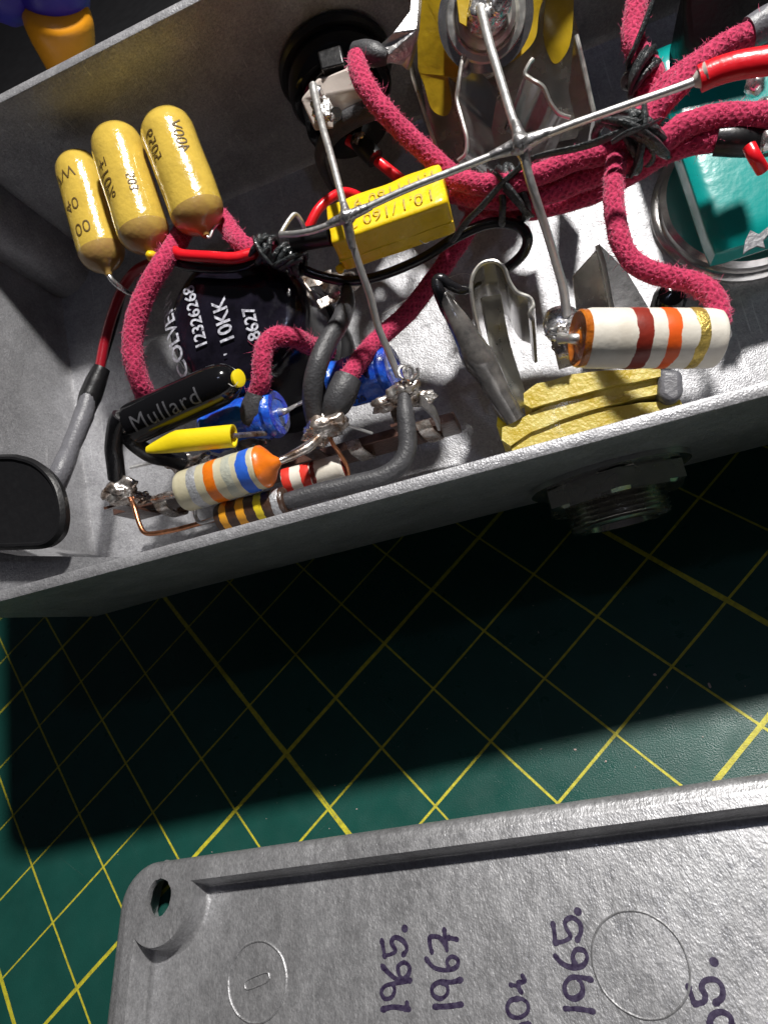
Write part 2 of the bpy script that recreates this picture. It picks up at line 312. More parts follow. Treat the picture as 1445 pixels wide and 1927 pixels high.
class Thing:
    """an Empty at the thing's base that parents its parts; geometry is given in box coordinates (or world for world=True)"""
    def __init__(s, name, label, cat, base, group=None, world=False):
        s.org = V(base); s.world = world
        s.e = bpy.data.objects.new(name, None); COL.objects.link(s.e); s.e.empty_display_size = 0.2
        s.e.matrix_world = (Matrix.Identity(4) if world else BOXM) @ Matrix.Translation(s.org)
        s.e['label'] = label; s.e['category'] = cat
        if group: s.e['group'] = group
    def part(s, name, g, m, parent=None, label=None, kind=None, angle=40, bevel=0):
        o = mesh_object(name, g, m, parent or s.e, s.org, angle, bevel)
        if label: o['label'] = label
        if kind: o['kind'] = kind
        return o
def text_geo(txt, fn, size=1.0, bold=0.0, spacing=1.0, depth=0.0):
    """font outline filled flat, each vertex placed by fn(x, y); letters are cut fine enough to bend round a body"""
    cu = bpy.data.curves.new('t', 'FONT'); cu.body = txt; cu.size = size; cu.offset = bold; cu.resolution_u = 3; cu.space_character = spacing; cu.fill_mode = 'FRONT'
    cu.align_x = 'CENTER'; cu.align_y = 'CENTER'
    ob = bpy.data.objects.new('t', cu); me = bpy.data.meshes.new_from_object(ob); g = G()
    bm = bmesh.new(); bm.from_mesh(me); bmesh.ops.triangulate(bm, faces=bm.faces)
    for _ in range(2):
        ed = [e for e in bm.edges if e.calc_length() > size * 0.12]
        if ed: bmesh.ops.subdivide_edges(bm, edges=ed, cuts=1); bmesh.ops.triangulate(bm, faces=bm.faces)
    bm.verts.index_update()
    g.add([fn(v.co.x, v.co.y) for v in bm.verts], [tuple(v.index for v in f.verts) for f in bm.faces]); bm.free()
    bpy.data.objects.remove(ob); bpy.data.meshes.remove(me); bpy.data.curves.remove(cu); return g
def fuzz_geo(pts, r, per_cm=420, sub=8, long_share=0.09, hmax=0.048):
    path = catmull([V(p) for p in pts], sub); T, N, B = frames(path); g = G(); rnd = random.Random(len(path) * 31 + int(pts[0][0] * 100))
    for i in range(len(path) - 1):
        Ls = (path[i + 1] - path[i]).length; cnt = per_cm * 1.1 * Ls; cnt = int(cnt) + (1 if rnd.random() < cnt % 1 else 0)
        for _ in range(cnt):
            t = rnd.random(); p = path[i].lerp(path[i + 1], t); a = rnd.random() * 6.283
            d = N[i] * math.cos(a) + B[i] * math.sin(a); tn = -N[i] * math.sin(a) + B[i] * math.cos(a)
            lng = rnd.random() < long_share; L = (rnd.uniform(0.05, 0.11) if lng else rnd.uniform(0.4, 1.0) * hmax)
            w = 0.0018 if lng else 0.0024; s0 = p + d * r * 0.93
            lay = (T[i] * rnd.uniform(-1, 1) + tn * rnd.uniform(-1, 1))
            q1 = s0 + d * L * 0.45 + lay * L * 0.35; q2 = q1 + d * L * rnd.uniform(-0.15, 0.45) + lay * L * 0.7 + V((rnd.uniform(-1, 1), rnd.uniform(-1, 1), rnd.uniform(-1, 1))) * L * 0.25
            e1 = T[i].cross(d).normalized() * w; e2 = T[i] * w
            b = len(g.v); g.v += [s0 + e1, s0 - e1, s0 + e2 * 1.5, q1 + e1, q1 - e1, q1 + e2 * 1.5, q2]; g.uv += [(0, 0)] * 7
            g.f += [(b, b + 1, b + 4, b + 3), (b + 1, b + 2, b + 5, b + 4), (b + 2, b, b + 3, b + 5), (b + 3, b + 4, b + 6), (b + 4, b + 5, b + 6), (b + 5, b + 3, b + 6)]
    return g
def A(*l): return [at(*p) for p in l]
# ================================================================ SETTING: table, cutting mat, lid, enclosure
g = G(); g.slab([(-120, -80, -0.3), (120, -80, -0.3), (120, 160, -0.3), (-120, 160, -0.3)], (0, 0, -1))
o = mesh_object('table_top', g, 'table'); o['kind'] = 'structure'
GD = math.radians(38.3)                                    # lid direction within the mat grid
def grid(Dv, Uv, z=0.0):                                   # grid line indices -> world
    x = math.cos(GD) * Dv + math.sin(GD) * Uv; y = math.sin(GD) * Dv - math.cos(GD) * Uv
    return V((x, y, z))
t = Thing('cutting_mat', 'dark green self-healing cutting mat printed with a thin yellow grid under the metal parts', 'cutting mat', (0, 0, 0), world=True)
g = G(); g.slab([grid(-16, -14, 0), grid(30, -14, 0), grid(30, 16, 0), grid(-16, 16, 0)], (0, 0, -0.28))
t.part('mat_sheet', g, 'mat_green')
thick = {0: .066, 5: .066, -5: .055, 10: .05, 15: .05, -10: .05, 20: .05}
def grid_line(a, b, w, z):
    d = (b - a).normalized(); n = V((-d.y, d.x, 0)) * w * 0.5; q = G(); rnd = random.Random(int(w * 1000 + a.x * 10)); l1 = []; l2 = []
    L = (b - a).length; k = int(L / 0.35)
    for i in range(k + 1):
        p = a.lerp(b, i / k); l1.append(p + n * rnd.uniform(0.8, 1.15)); l2.append(p - n * rnd.uniform(0.8, 1.15))
    q.add(l1 + l2, [(i, i + k + 1, i + k + 2, i + 1) for i in range(k)]); q.v = [V((p.x, p.y, z)) for p in q.v]
    o = t.part('grid_line', q, 'mat_yellow')
for i in range(-10, 21):
    w = thick.get(i, 0.027)
    grid_line(grid(i, -13), grid(i, 15), w, 0.0022)
for i in range(-12, 15):
    w = {0: .054, -5: .046, 4: .054, 5: .03, 10: .046, -10: .046}.get(i, 0.024 if i < 1 else 0.030)
    grid_line(grid(-15, i), grid(29, i), w, 0.0030)

# knife cuts in the mat
g = G(); rnd = random.Random(11)
for _ in range(46):
    a = V((rnd.uniform(-4, 9), rnd.uniform(-1.4, 3.5), 0.0042)); th = rnd.choice((GD, GD + PI_ / 2, rnd.uniform(0, 3.1))) + rnd.uniform(-.1, .1); Lc = rnd.uniform(.2, 1.6)
    d_ = V((math.cos(th), math.sin(th), 0)); n_ = V((-d_.y, d_.x, 0)) * rnd.uniform(.0012, .0030)
    m_ = a + d_ * Lc * .5 + n_ * rnd.uniform(-4, 4); b_ = a + d_ * Lc; g.add([a, m_ + n_, b_, m_ - n_], [(0, 3, 2, 1)])
t.part('knife_cuts', g, 'mat_cut', kind='stuff')
# flecks lying on the mat
g = G(); rnd = random.Random(3)
for (x, y, s) in [(1232, 1270, .05), (1255, 1294, .03), (1335, 1290, .07), (1013, 1190, .035), (859, 1357, .02), (277, 1258, .015), (1018, 1410, .03), (1082, 1411, .04), (1140, 1433, .03), (1003, 1140, .02), (671, 1523, .03), (1195, 1444, .02)]:
    c = onmat(x, y, 0.006); a = rnd.random() * 3
    g.blob(c, s * 0.42, 0.5, 3, (math.cos(a) ** 2 + .3, .35 + math.sin(a) ** 2, 0.2), 1, x)
for _ in range(60):
    c = V((rnd.uniform(-3, 9), rnd.uniform(-1.1, 1.5), 0.004)); g.blob(c, rnd.uniform(.003, .007), 0.4, 3, (1, 1, .4), 1, _)
o = mesh_object('dust_flecks', g, 'fleck'); o['kind'] = 'stuff'; o['label'] = 'tiny pale crumbs and dust scattered on the green mat between box and lid'; o['category'] = 'debris'

# ---- lid, lying inside-up on the mat
lid = Thing('enclosure_lid', 'bare cast aluminium lid lying inside-up on the green mat with purple handwritten years', 'lid', (-2.12, -1.2, 0), world=True)
LX0, LX1, LY0, LY1 = -2.18, 9.1, -7.2, -1.17; HR, LF = 0.50, 0.20
def rrect(x0, x1, y0, y1, r, n=10):
    out = []
    for (cx, cy, a0) in ((x1 - r, y1 - r, 0), (x0 + r, y1 - r, 90), (x0 + r, y0 + r, 180), (x1 - r, y0 + r, 270)):
        for k in range(n + 1): a = math.radians(a0 + 90 * k / n); out.append((cx + r * math.cos(a), cy + r * math.sin(a)))
    return out
def inset(x0, x1, y0, y1, d, r, n=10): return rrect(x0 + d, x1 - d, y0 + d, y1 - d, r - d, n)
def lid_inner(d):
    """inner edge of the lid rim with a concave bite round each corner screw hole; d moves it inwards"""
    ix0, ix1, iy0, iy1 = LX0 + 0.33 + d, LX1 - 0.33 - d, LY0 + 0.33 + d, LY1 - 0.29 - d; out = []
    holes = [(LX1 - .64, LY1 - .40, 1, 1), (LX0 + .64, LY1 - .40, -1, 1), (LX0 + .64, LY0 + .40, -1, -1), (LX1 - .64, LY0 + .40, 1, -1)]
    rx, ry = 0.49 + d * .8, 0.56 + d * .8
    for q, (hx, hy, sx_, sy_) in enumerate(holes):
        ex = ix1 if sx_ > 0 else ix0; ey = iy1 if sy_ > 0 else iy0
        # arc from the side edge to the top edge, bulging toward the lid middle
        cxx, cyy = hx, hy
        p_side = math.atan2(-sy_ * math.sqrt(max(0.01, 1 - ((ex - cxx) / rx) ** 2)) * ry, ex - cxx)
        arc = []
        tt0 = math.acos(max(-1, min(1, abs(ex - cxx) / rx))); tt1 = math.pi - 0 
        # parametrize by angle measured from outward x to downward y
        t_end = math.pi - math.asin(max(-1, min(1, -(ey - cyy) * sy_ / ry))) if (ey - cyy) * sy_ < 0 else math.pi + math.asin(min(1, (ey - cyy) * sy_ / ry))
        for k in range(15):
            th = tt0 + (t_end - tt0) * k / 14
            arc.append((cxx + sx_ * rx * math.cos(th), cyy - sy_ * ry * math.sin(th)))
        out.append(arc if q in (0, 2) else arc[::-1])
    return out[0] + out[1] + out[2] + out[3]
g = G(); n0 = None
levels = [(0.03, 0.04), (0.0, 0.10), (0.0, 0.33), (0.015, 0.42), (0.05, 0.475), (0.10, 0.495), (0.150, 0.500), (0.162, 0.507), (0.185, 0.507)]
rg = [[V((x, y, z)) for x, y in inset(LX0, LX1, LY0, LY1, d, 0.52)] for d, z in levels]
g.rings(rg, True, False, False)
# flat top between the last outer ring, the inner edge and the screw holes
bm = bmesh.new(); loops = [[(x, y) for x, y in inset(LX0, LX1, LY0, LY1, 0.185, 0.52)], lid_inner(0)]
hole_pts = [(LX0 + .655, LY1 - .435), (LX1 - .655, LY1 - .435), (LX0 + .655, LY0 + .435), (LX1 - .655, LY0 + .435)]
rnd = random.Random(5)
for hx, hy in hole_pts: loops.append([(hx + (0.185 + rnd.uniform(-.009, .009)) * math.cos(k / 28 * 6.2832), hy + (0.215 + rnd.uniform(-.009, .009)) * math.sin(k / 28 * 6.2832)) for k in range(28)])
allp = []
for lp in loops:
    vs = [bm.verts.new((x, y, 0.507)) for x, y in lp]
    for i in range(len(vs)): bm.edges.new((vs[i], vs[(i + 1) % len(vs)]))
bmesh.ops.triangle_fill(bm, use_beauty=True, use_dissolve=False, edges=bm.edges); bmesh.ops.recalc_face_normals(bm, faces=bm.faces)
if bm.faces and sum(f.normal.z for f in bm.faces) < 0: bmesh.ops.reverse_faces(bm, faces=bm.faces)
bm.verts.index_update(); g.add([v.co.copy() for v in bm.verts], [tuple(v.index for v in f.verts) for f in bm.faces]); bm.free()
inn = [[V((x, y, z)) for x, y in lid_inner(d)] for d, z in ((0, 0.507), (0.012, 0.485), (0.02, 0.46), (0.045, 0.26), (0.07, 0.215), (0.12, LF))]
if True:
    # orientation: inner wall faces look toward the lid middle, floor looks up
    g.rings(inn, True, False, False)
    n = len(inn[0]); fl = inn[-1]; tri = mgeo.tessellate_polygon([fl]); fs = []
    for a, b, c in tri:
        if (fl[b] - fl[a]).cross(fl[c] - fl[a]).z < 0: a, b, c = a, c, b
        fs.append((a, b, c))
    g.add(fl, fs)
for lp in loops[2:]:
    hc = (sum(q_[0] for q_ in lp) / len(lp), sum(q_[1] for q_ in lp) / len(lp))
    g.rings([[V((hc[0] + (x - hc[0]) * k_, hc[1] + (y - hc[1]) * k_, z_)) for x, y in lp] for k_, z_ in ((1.03, 0.507), (.99, .495), (.97, .43), (2.0, .42), (2.0, .05))], True, False, False)
plate = lid.part('lid_plate', g, 'lid', angle=50)
def ring_mark(c, r, w, seed, par=None):
    q = G(); pts = []
    for k in range(49):
        a = k / 48 * 2 * math.pi; rr = r * (1 + 0.015 * mnoise.noise(V((math.cos(a) * 3, math.sin(a) * 3, seed))))
        pts.append(V((c[0] + rr * math.cos(a), c[1] + rr * math.sin(a), LF + 0.002 + 0.004 * mnoise.noise(V((math.cos(a) * 5, math.sin(a) * 5, seed))))))
    q.tube(pts, [w * (1 + .4 * mnoise.noise(V((k, seed, 0)))) for k in range(49)], 6, 2); return q
c1_ = onmat(484, 1847, LF); c2_ = onmat(1203, 1813, LF)
lid.part('ejector_ring', ring_mark(c1_, 0.385, 0.0135, 1), 'lid'); lid.part('ejector_ring', ring_mark(c2_, 0.42, 0.0115, 2), 'lid')
q = G(); pts = []
for k in range(33):                                          # small cast slot inside the left ring
    a = k / 32 * 2 * math.pi; ax = V((0.97, 0.24, 0)); ay = V((-0.24, 0.97, 0))
    cc = (abs(math.cos(a)) ** 0.55) * math.copysign(1, math.cos(a)); ss = (abs(math.sin(a)) ** 0.55) * math.copysign(1, math.sin(a))
    pts.append(V((c1_.x, c1_.y, LF + 0.003)) + ax * 0.165 * cc + ay * 0.05 * ss)
q.tube(pts, 0.009, 6, 1); lid.part('cast_mark', q, 'lid')
# handwriting, traced strokes (crop pixels -> lid floor)
def ink(strokes, sc, ox, oy, w, label):
    g = G()
    for st in strokes:
        pts = [onmat(ox + x / sc, oy + y / sc, LF + 0.003) for x, y in st]
        if len(pts) == 1:
            c = pts[0]; g.add([c] + [c + V((math.cos(k * .5236), math.sin(k * .5236), 0)) * w * 0.75 for k in range(12)], [(0, 1 + k, 1 + (k + 1) % 12) for k in range(12)]); continue
        p = catmull(pts, 8) if len(pts) > 2 else catmull([pts[0], (pts[0] + pts[-1]) / 2, pts[-1]], 6)
        l1 = []; l2 = []
        for i in range(len(p)):
            T = (p[min(i + 1, len(p) - 1)] - p[max(i - 1, 0)]).normalized(); nn = V((-T.y, T.x, 0)); k = w * (0.42 + 0.16 * mnoise.noise(p[i] * 9) + (0.10 if i < 3 or i > len(p) - 4 else 0))
            dz = V((0, 0, 0.0006 * (i % 7) / 7)); l1.append(p[i] + nn * k + dz); l2.append(p[i] - nn * k + dz)
        k = len(p); g.add(l1 + l2, [(i, i + k, i + k + 1, i + 1) for i in range(k - 1)])
        for c in (p[0], p[-1]): g.add([c + V((0, 0, .0008))] + [c + V((math.cos(j * .5236), math.sin(j * .5236), .0008 / .5)) * 1.0 * V((1, 1, 1)).x * (w * 0.46) - V((0, 0, .0008)) * 0 for j in range(12)], [(0, 1 + j, 1 + (j + 1) % 12) for j in range(12)])
    o = lid.part('handwriting', g, 'ink', label=label); return o
ink([[(1352, 718)], [(1248, 772), (1256, 812), (1262, 846)], [(1258, 842), (1290, 834), (1310, 818), (1292, 780), (1310, 758), (1345, 775), (1362, 810), (1345, 838)],
     [(1250, 888), (1285, 925), (1320, 948), (1362, 935), (1374, 895), (1350, 872), (1322, 890), (1326, 925), (1340, 948)],
     [(1378, 952), (1345, 962), (1300, 968), (1262, 980), (1246, 1008), (1262, 1036), (1292, 1030), (1306, 1000), (1300, 970)], [(1250, 1086), (1300, 1074), (1372, 1084)], [(1368, 1084), (1362, 1056)]], 2.408, 200, 1450, .052, 'year 1965 in purple marker, left of the column')
ink([[(28, 992), (20, 960), (22, 928), (60, 930), (84, 962), (92, 985), (84, 930), (80, 896)], [(96, 930), (134, 938)], [(4, 1020), (35, 1055), (85, 1068), (130, 1055), (138, 1025), (112, 1010), (92, 1030), (98, 1058)],
     [(152, 1108), (110, 1118), (60, 1118), (30, 1140), (34, 1172), (64, 1188), (92, 1168), (92, 1135), (70, 1118)], [(38, 1222), (95, 1220), (154, 1212)]], 2.24, 800, 1350, .052, 'year 1967 in purple marker')
ink([[(410, 1092), (420, 1112), (392, 1122)], [(392, 1120), (398, 1152)], [(360, 1130), (385, 1135), (405, 1160)], [(392, 1188), (360, 1196), (345, 1225), (358, 1258), (395, 1268), (430, 1245), (432, 1210), (410, 1190), (388, 1188)], [(440, 1296), (405, 1300), (385, 1330)]], 2.24, 800, 1350, .048, 'short marker note cut off by the lid edge of the view')
ink([[(643, 820)], [(538, 870), (545, 915), (548, 955)], [(548, 952), (585, 945), (612, 925), (594, 890), (590, 862), (618, 846), (650, 868), (656, 905), (640, 942)],
     [(548, 1008), (578, 1040), (620, 1056), (664, 1048), (682, 1015), (668, 985), (636, 982), (622, 1010), (632, 1045)],
     [(700, 1108), (655, 1098), (612, 1100), (588, 1132), (595, 1172), (628, 1188), (660, 1168), (662, 1132), (645, 1102)], [(590, 1230), (650, 1232), (708, 1242)]], 2.24, 800, 1350, .052, 'year 1965 in purple marker, beside the larger ring mark')
ink([[(1217, 1033)], [(1108, 1135), (1122, 1175), (1136, 1212)], [(1136, 1210), (1172, 1202), (1180, 1175), (1165, 1140), (1180, 1112), (1222, 1108), (1250, 1135), (1252, 1180), (1222, 1208)],
     [(1198, 1300), (1208, 1262), (1245, 1244), (1284, 1262), (1294, 1300)]], 2.24, 800, 1350, .052, 'marker year cut off at the right, its 5 and dot in view')

# ---- enclosure (box frame)
X0, X1, Y0, Y1 = -6.36, 5.25, 1.205, 7.04; RIM = 2.64
box = Thing('aluminium_enclosure', 'open bare cast aluminium box tilted on the mat and packed with hand-wired components', 'enclosure', (-0.5, 4.1, -0.22))
def rr3(d, r, z, e=(0, 0, 0, 0)): return [V((x, y, z)) for x, y in rrect(X0 + d + e[0], X1 - d - e[1], Y0 + d + e[2], Y1 - d - e[3], max(r, .02), 12)]
g = G(); OUT = [(0.30, .30, -0.22), (0.16, .38, -0.20), (0.10, .42, -0.12), (0.085, .44, 0.0), (0.01, .50, 2.60), (0.022, .49, 2.635), (0.04, .48, RIM), (0.112, .42, RIM), (0.128, .41, 2.632), (0.138, .40, 2.60)]
rings = [rr3(d, r, z) for d, r, z in OUT]
rings += [rr3(d, r, z) for d, r, z in ((0.155, .40, 2.2), (0.20, .38, 0.14), (0.215, .37, 0.06), (0.25, .35, 0.015), (0.31, .3, 0.0))]
# finer rows down the walls so that the mesh shades well
g.rings(rings, True, True, True)
box.part('shell', g, 'cast', angle=35)
def post(poly_top, z1, poly_bot, z0):
    q = G(); n = len(poly_top); q.rings([[V((x, y, z0)) for x, y in poly_bot], [V((x, y, z1 - .03)) for x, y in poly_top], [V((x + (sum(p[0] for p in poly_top) / n - x) * .03, y + (sum(p[1] for p in poly_top) / n - y) * .06, z1)) for x, y in poly_top]]); return q
def arcpts(cx, cy, r, a0, a1, n=12): return [(cx + r * math.cos(math.radians(a0 + (a1 - a0) * k / n)), cy + r * math.sin(math.radians(a0 + (a1 - a0) * k / n))) for k in range(n + 1)]
# near-left corner post with its web running along the near wall
top = [(-6.3, 1.25), (-3.75, 1.30), (-3.92, 1.375), (-4.3, 1.46), (-4.67, 1.565), (-5.2, 1.70), (-5.6, 1.86), (-6.0, 2.15), (-6.3, 2.3)]
bot = [(-6.3, 1.25), (-4.3, 1.30), (-4.5, 1.38), (-4.8, 1.46), (-5.0, 1.565), (-5.3, 1.70), (-5.65, 1.86), (-5.95, 2.05), (-6.3, 2.12)]
box.part('corner_post', post(top, 2.42, bot, -0.05), 'cast', angle=50)
for cx, cy, a0, a1 in ((-6.02, 6.86, -180, 90), (5.0, 6.86, 90, 360), (5.0, 1.4, 0, 270)):
    tp = arcpts(cx, cy, .50, a0, a1); bt = arcpts(cx, cy, .56, a0, a1)
    box.part('corner_post', post(tp, 2.45, bt, -0.05), 'cast', angle=50)
# ================================================================ COMPONENTS IN THE BOX
# ---- three ochre film capacitors
def capsule_capacitor(pa, pb, r, label, prints, lead_kind, turn=0.0):
    a, b = at(*pa), at(*pb); d = (b - a).normalized(); L = (b - a).length
    t = Thing('film_capacitor', label, 'capacitor', (b.x, b.y, 0), 'ochre film capacitors standing by the far wall')
    prof = [(0.0, 0.02), (0.015, r * .30), (0.04, r * .52), (0.09, r * .78), (0.16, r * .93), (0.26, r)] + [(.26 + (L * .79 - .26) * q / 14, r) for q in range(1, 15)]
    bodyo = t.part('body', G().lathe(a, d, prof + [(L * .81, r * .985)], 40, wob=.05, ws=2.2, sq=.9), 'gold')
    tail = [(L * .805, r * .992), (L * .84, r * .95), (L * .88, r * .84), (L * .92, r * .62), (L * .95, r * .36), (L * .975, r * .19), (L, r * .13)]
    t.part('tail', G().lathe(a, d, tail, 40, wob=.05, ws=2.2, sq=.9), 'ochre_shaded')
    side = d.cross(V((0, 0, 1))).normalized(); upv = side.cross(d).normalized()
    if upv.z < 0: upv = -upv
    rt = d.cross(upv)
    for (txt, u, ang, size, rot) in prints:                    # u along the body, ang round it, rot of the baseline
        def fn(x, y, u=u, ang=ang, rot=rot):
            xx = x * math.cos(rot) - y * math.sin(rot); yy = x * math.sin(rot) + y * math.cos(rot)
            th = ang + yy / r; e = upv * .9 * math.cos(th) + rt * math.sin(th)
            s = u * L + xx; rr = r * 1.0 * (1 + .05 * mnoise.noise((a + d * s + e * r) * 2.2)) + .007
            return a + d * s + e * rr
        t.part('print', text_geo(txt, fn, size, bold=-0.001), 'print_brown', bodyo, angle=180)
    if lead_kind == 'lead':
        p = b - d * .02; t.part('lead', G().tube([p, p + d * .07 + V((.01, 0, -.02)), p + d * .16 + V((.05, .01, -.12)), p + d * .2 + V((.10, .02, -.3))], [.030, .034, .032, .024], 10), 'solder')
    elif lead_kind == 'blob':
        t.part('lead', G().blob(b, .062, .2, 3, (1, 1, 1.3), 3, 4), 'yellow')
    else:
        p = b - d * .03; t.part('lead', G().tube([p, p + d * .06 + V((.03, 0, 0)), p + V((.09, .03, -.02)), p + V((.13, .12, -.08)), p + V((.14, .3, -.3))], .016, 8), 'steel')
    return t
PI = math.pi
capsule_capacitor((138, 290, 1.9), (205, 518, 1.72), pr(44, 1.8, 170, 400), 'leftmost ochre film capacitor, upside-down print and a bare bent lead at its tail', [('7W', .24, 0.20, .20, -PI / 2), ('40', .48, 0.25, .21, -PI / 2), ('00', .68, 0.05, .22, -PI / 2)], 'lead')
capsule_capacitor((208, 240, 2.15), (286, 482, 1.95), pr(49, 2.05, 245, 360), 'middle ochre film capacitor of the three, printed ±10% and tipped with a yellow blob', [('±10%', .45, 0.42, .22, 0.0), ('503', .55, -.55, .15, 0.0)], 'blob')
capsule_capacitor((303, 214, 2.15), (388, 444, 1.95), pr(52, 2.05, 345, 330), 'rightmost ochre film capacitor, nearest the pink wires, printed 5059 and 400V', [('5059', .32, 0.45, .19, PI), ('400V', .34, -.62, .19, PI), ('oolar', .60, 0.98, .13, 0)], 'loop')

# ---- black potentiometer with worn white print
t = Thing('potentiometer', 'large round black potentiometer with worn white print, under the pink wires at the left', 'potentiometer', (-2.4, 4.0, 0.0))
pc = at(428, 585, 1.70); R0 = pr(147, 1.7, 428, 585)
prof = [(0, R0 * 1.02), (0.9, R0 * 1.02), (1.0, R0), (1.48, R0 * .985), (1.60, R0 * .94), (1.67, R0 * .86), (1.70, R0 * .72), (1.715, R0 * .3), (1.72, .01)]
can_o = t.part('can', G().lathe(V((pc.x, pc.y, 0.0)), V((0.02, -0.03, 1)), prof, 56, wob=.02, ws=1.2), 'pot')
t.part('edge_ring', G().lathe(V((pc.x + .06, pc.y - .05, 0.0)), (0, 0, 1), [(0.02, .95), (0.50, .95), (.56, .92), (.58, .70)], 48), 'black_satin')
def pot_print(txt, x, y, size, ang, m='print_white', bold=.004):
    c = at(x, y, 1.735); ux = (at(x + 20 * math.cos(ang), y - 20 * math.sin(ang), 1.735) - c).normalized(); uy = V((-ux.y, ux.x, 0))
    def fn(a, b):
        p = c + ux * a + uy * b; rr = math.hypot(p.x - pc.x, p.y - pc.y) / R0
        p.z = (1.735 if rr < .72 else 1.735 - .6 * (rr - .72) ** 2 * 2.2); return p
    t.part('print', text_geo(txt, fn, size, bold=bold, spacing=.98), m, can_o, angle=180)
an = math.radians(103)
pot_print('COLVERN', 322, 622, .25, an); pot_print('12326268', 368, 596, .205, an); pot_print('10KK', 421, 604, .25, an); pot_print('8627', 474, 608, .21, an)
pot_print("'", 430, 664, .14, an)
g = G(); g.strip([at(565, 522, .9), at(595, 515, .9), at(622, 508, .8)], V((0, -.16, 0)), .03); t.part('terminal', g, 'dirty')
g = G(); g.strip([at(560, 575, .9), at(605, 562, .9), at(640, 545, .8)], V((0, -.12, 0)), .03); t.part('terminal', g, 'dirty')
g = G(); g.blob(at(640, 535, .85), .20, .25, 3, (1.2, .8, .5), 3, 2); t.part('terminal_joint', g, 'dirty')

# ---- black capsule transistor with yellow dot
tr = Thing('transistor', 'glossy black capsule transistor with raised lettering and a yellow dot on its round end', 'transistor', (-2.6, 2.4, 0.4))
a, b = at(246, 800, 2.15), at(452, 706, 2.2); d = (b - a).normalized(); L = (b - a).length; r = pr(40, 2.2, 350, 760)
prof = [(0, r * .55), (.012, r * .85), (.035, r * .97), (.08, r), (L * .72, r), (L * .82, r * .97), (L * .90, r * .85), (L * .955, r * .62), (L * .99, r * .3), (L, .005)]
body = tr.part('can', G().lathe(a, d, prof, 40), 'black')
upv = V((0, 0, 1)); upv = (upv - d * upv.dot(d)).normalized(); rt = d.cross(upv)
def onbody(s, th, off=.004, r=r, a=a, d=d, upv=upv, rt=rt):
    return a + d * s + (upv * math.cos(th) + rt * math.sin(th)) * (r + off)
tr.part('lettering', text_geo('Mullard', lambda x, y: onbody(L * .40 + x, 0.55 - y / r), .25, bold=0, spacing=1.12), 'print_dark', body, angle=180)
g = G(); dc = at(450, 711, 2.32); nn = (V((0, 0, 8)) - dc).normalized() * .62 + d * .78; nn.normalize(); g.lathe(dc - nn * .03, nn, [(0, .092), (.032, .092), (.037, .08), (.038, .01)], 28, sq=.85)
tr.part('colour_dot', g, 'yellow_sleeve', body)
g = G(); g.tube([at(228, 783, 2.15), at(220, 800, 2.1), at(214, 840, 1.95), at(217, 872, 1.85), at(220, 900, 1.75)], pr(17, 2.0, 220, 830), 16); tr.part('sleeve', g, 'black_pvc')
g = G(); g.tube([at(236, 812, 2.0), at(250, 832, 1.9), at(285, 855, 1.7), at(320, 862, 1.5), at(342, 868, 1.35)], [pr(15, 1.9, 250, 840), pr(17, 1.7, 280, 850), pr(18, 1.4, 320, 860)], 16); tr.part('sleeve', g, 'black_pvc')
g = G(); g.tube([at(225, 790, 2.17), at(222, 778, 2.2), at(236, 772, 2.2), at(246, 780, 2.2)], .026, 8); g.tube([at(232, 818, 2.0), at(238, 806, 2.08), at(248, 800, 2.1)], .030, 8); tr.part('lead', g, 'solder')
g = G(); p0, p1, p2 = at(276, 836, 2.22), at(355, 830, 2.22), at(440, 820, 2.18)
rgs = []
for i in range(15):
    u = i / 14; c = p0.lerp(p2, u); hw = .035 + .085 * min(1, (u * 3.0)) ** .8; hh = .02 + .07 * min(1, u * 2.4); dd = (p2 - p0).normalized(); sy = V((-dd.y, dd.x, 0)).normalized()
    c = c + sy * (-.06 + .06 * min(1, u * 3.0)); ring = [c + sy * hw * math.cos(k / 18 * 2 * PI) + V((0, 0, 1)) * hh * math.sin(k / 18 * 2 * PI) for k in range(18)]; rgs.append(ring)
rgs += [[c + sy * (hw * .86) * math.cos(k / 18 * 2 * PI) + V((0, 0, 1)) * hh * .8 * math.sin(k / 18 * 2 * PI) for k in range(18)], [c - dd * .2 + sy * (hw * .8) * math.cos(k / 18 * 2 * PI) + V((0, 0, 1)) * hh * .75 * math.sin(k / 18 * 2 * PI) for k in range(18)]]
g.rings(rgs); tr.part('sleeve', g, 'yellow_sleeve', label='yellow tapered sleeve on the middle leg')
g = G(); g.tube([at(438, 820, 2.15), at(462, 818, 1.95), at(500, 815, 1.7)], .03, 8); tr.part('lead', g, 'dirty')

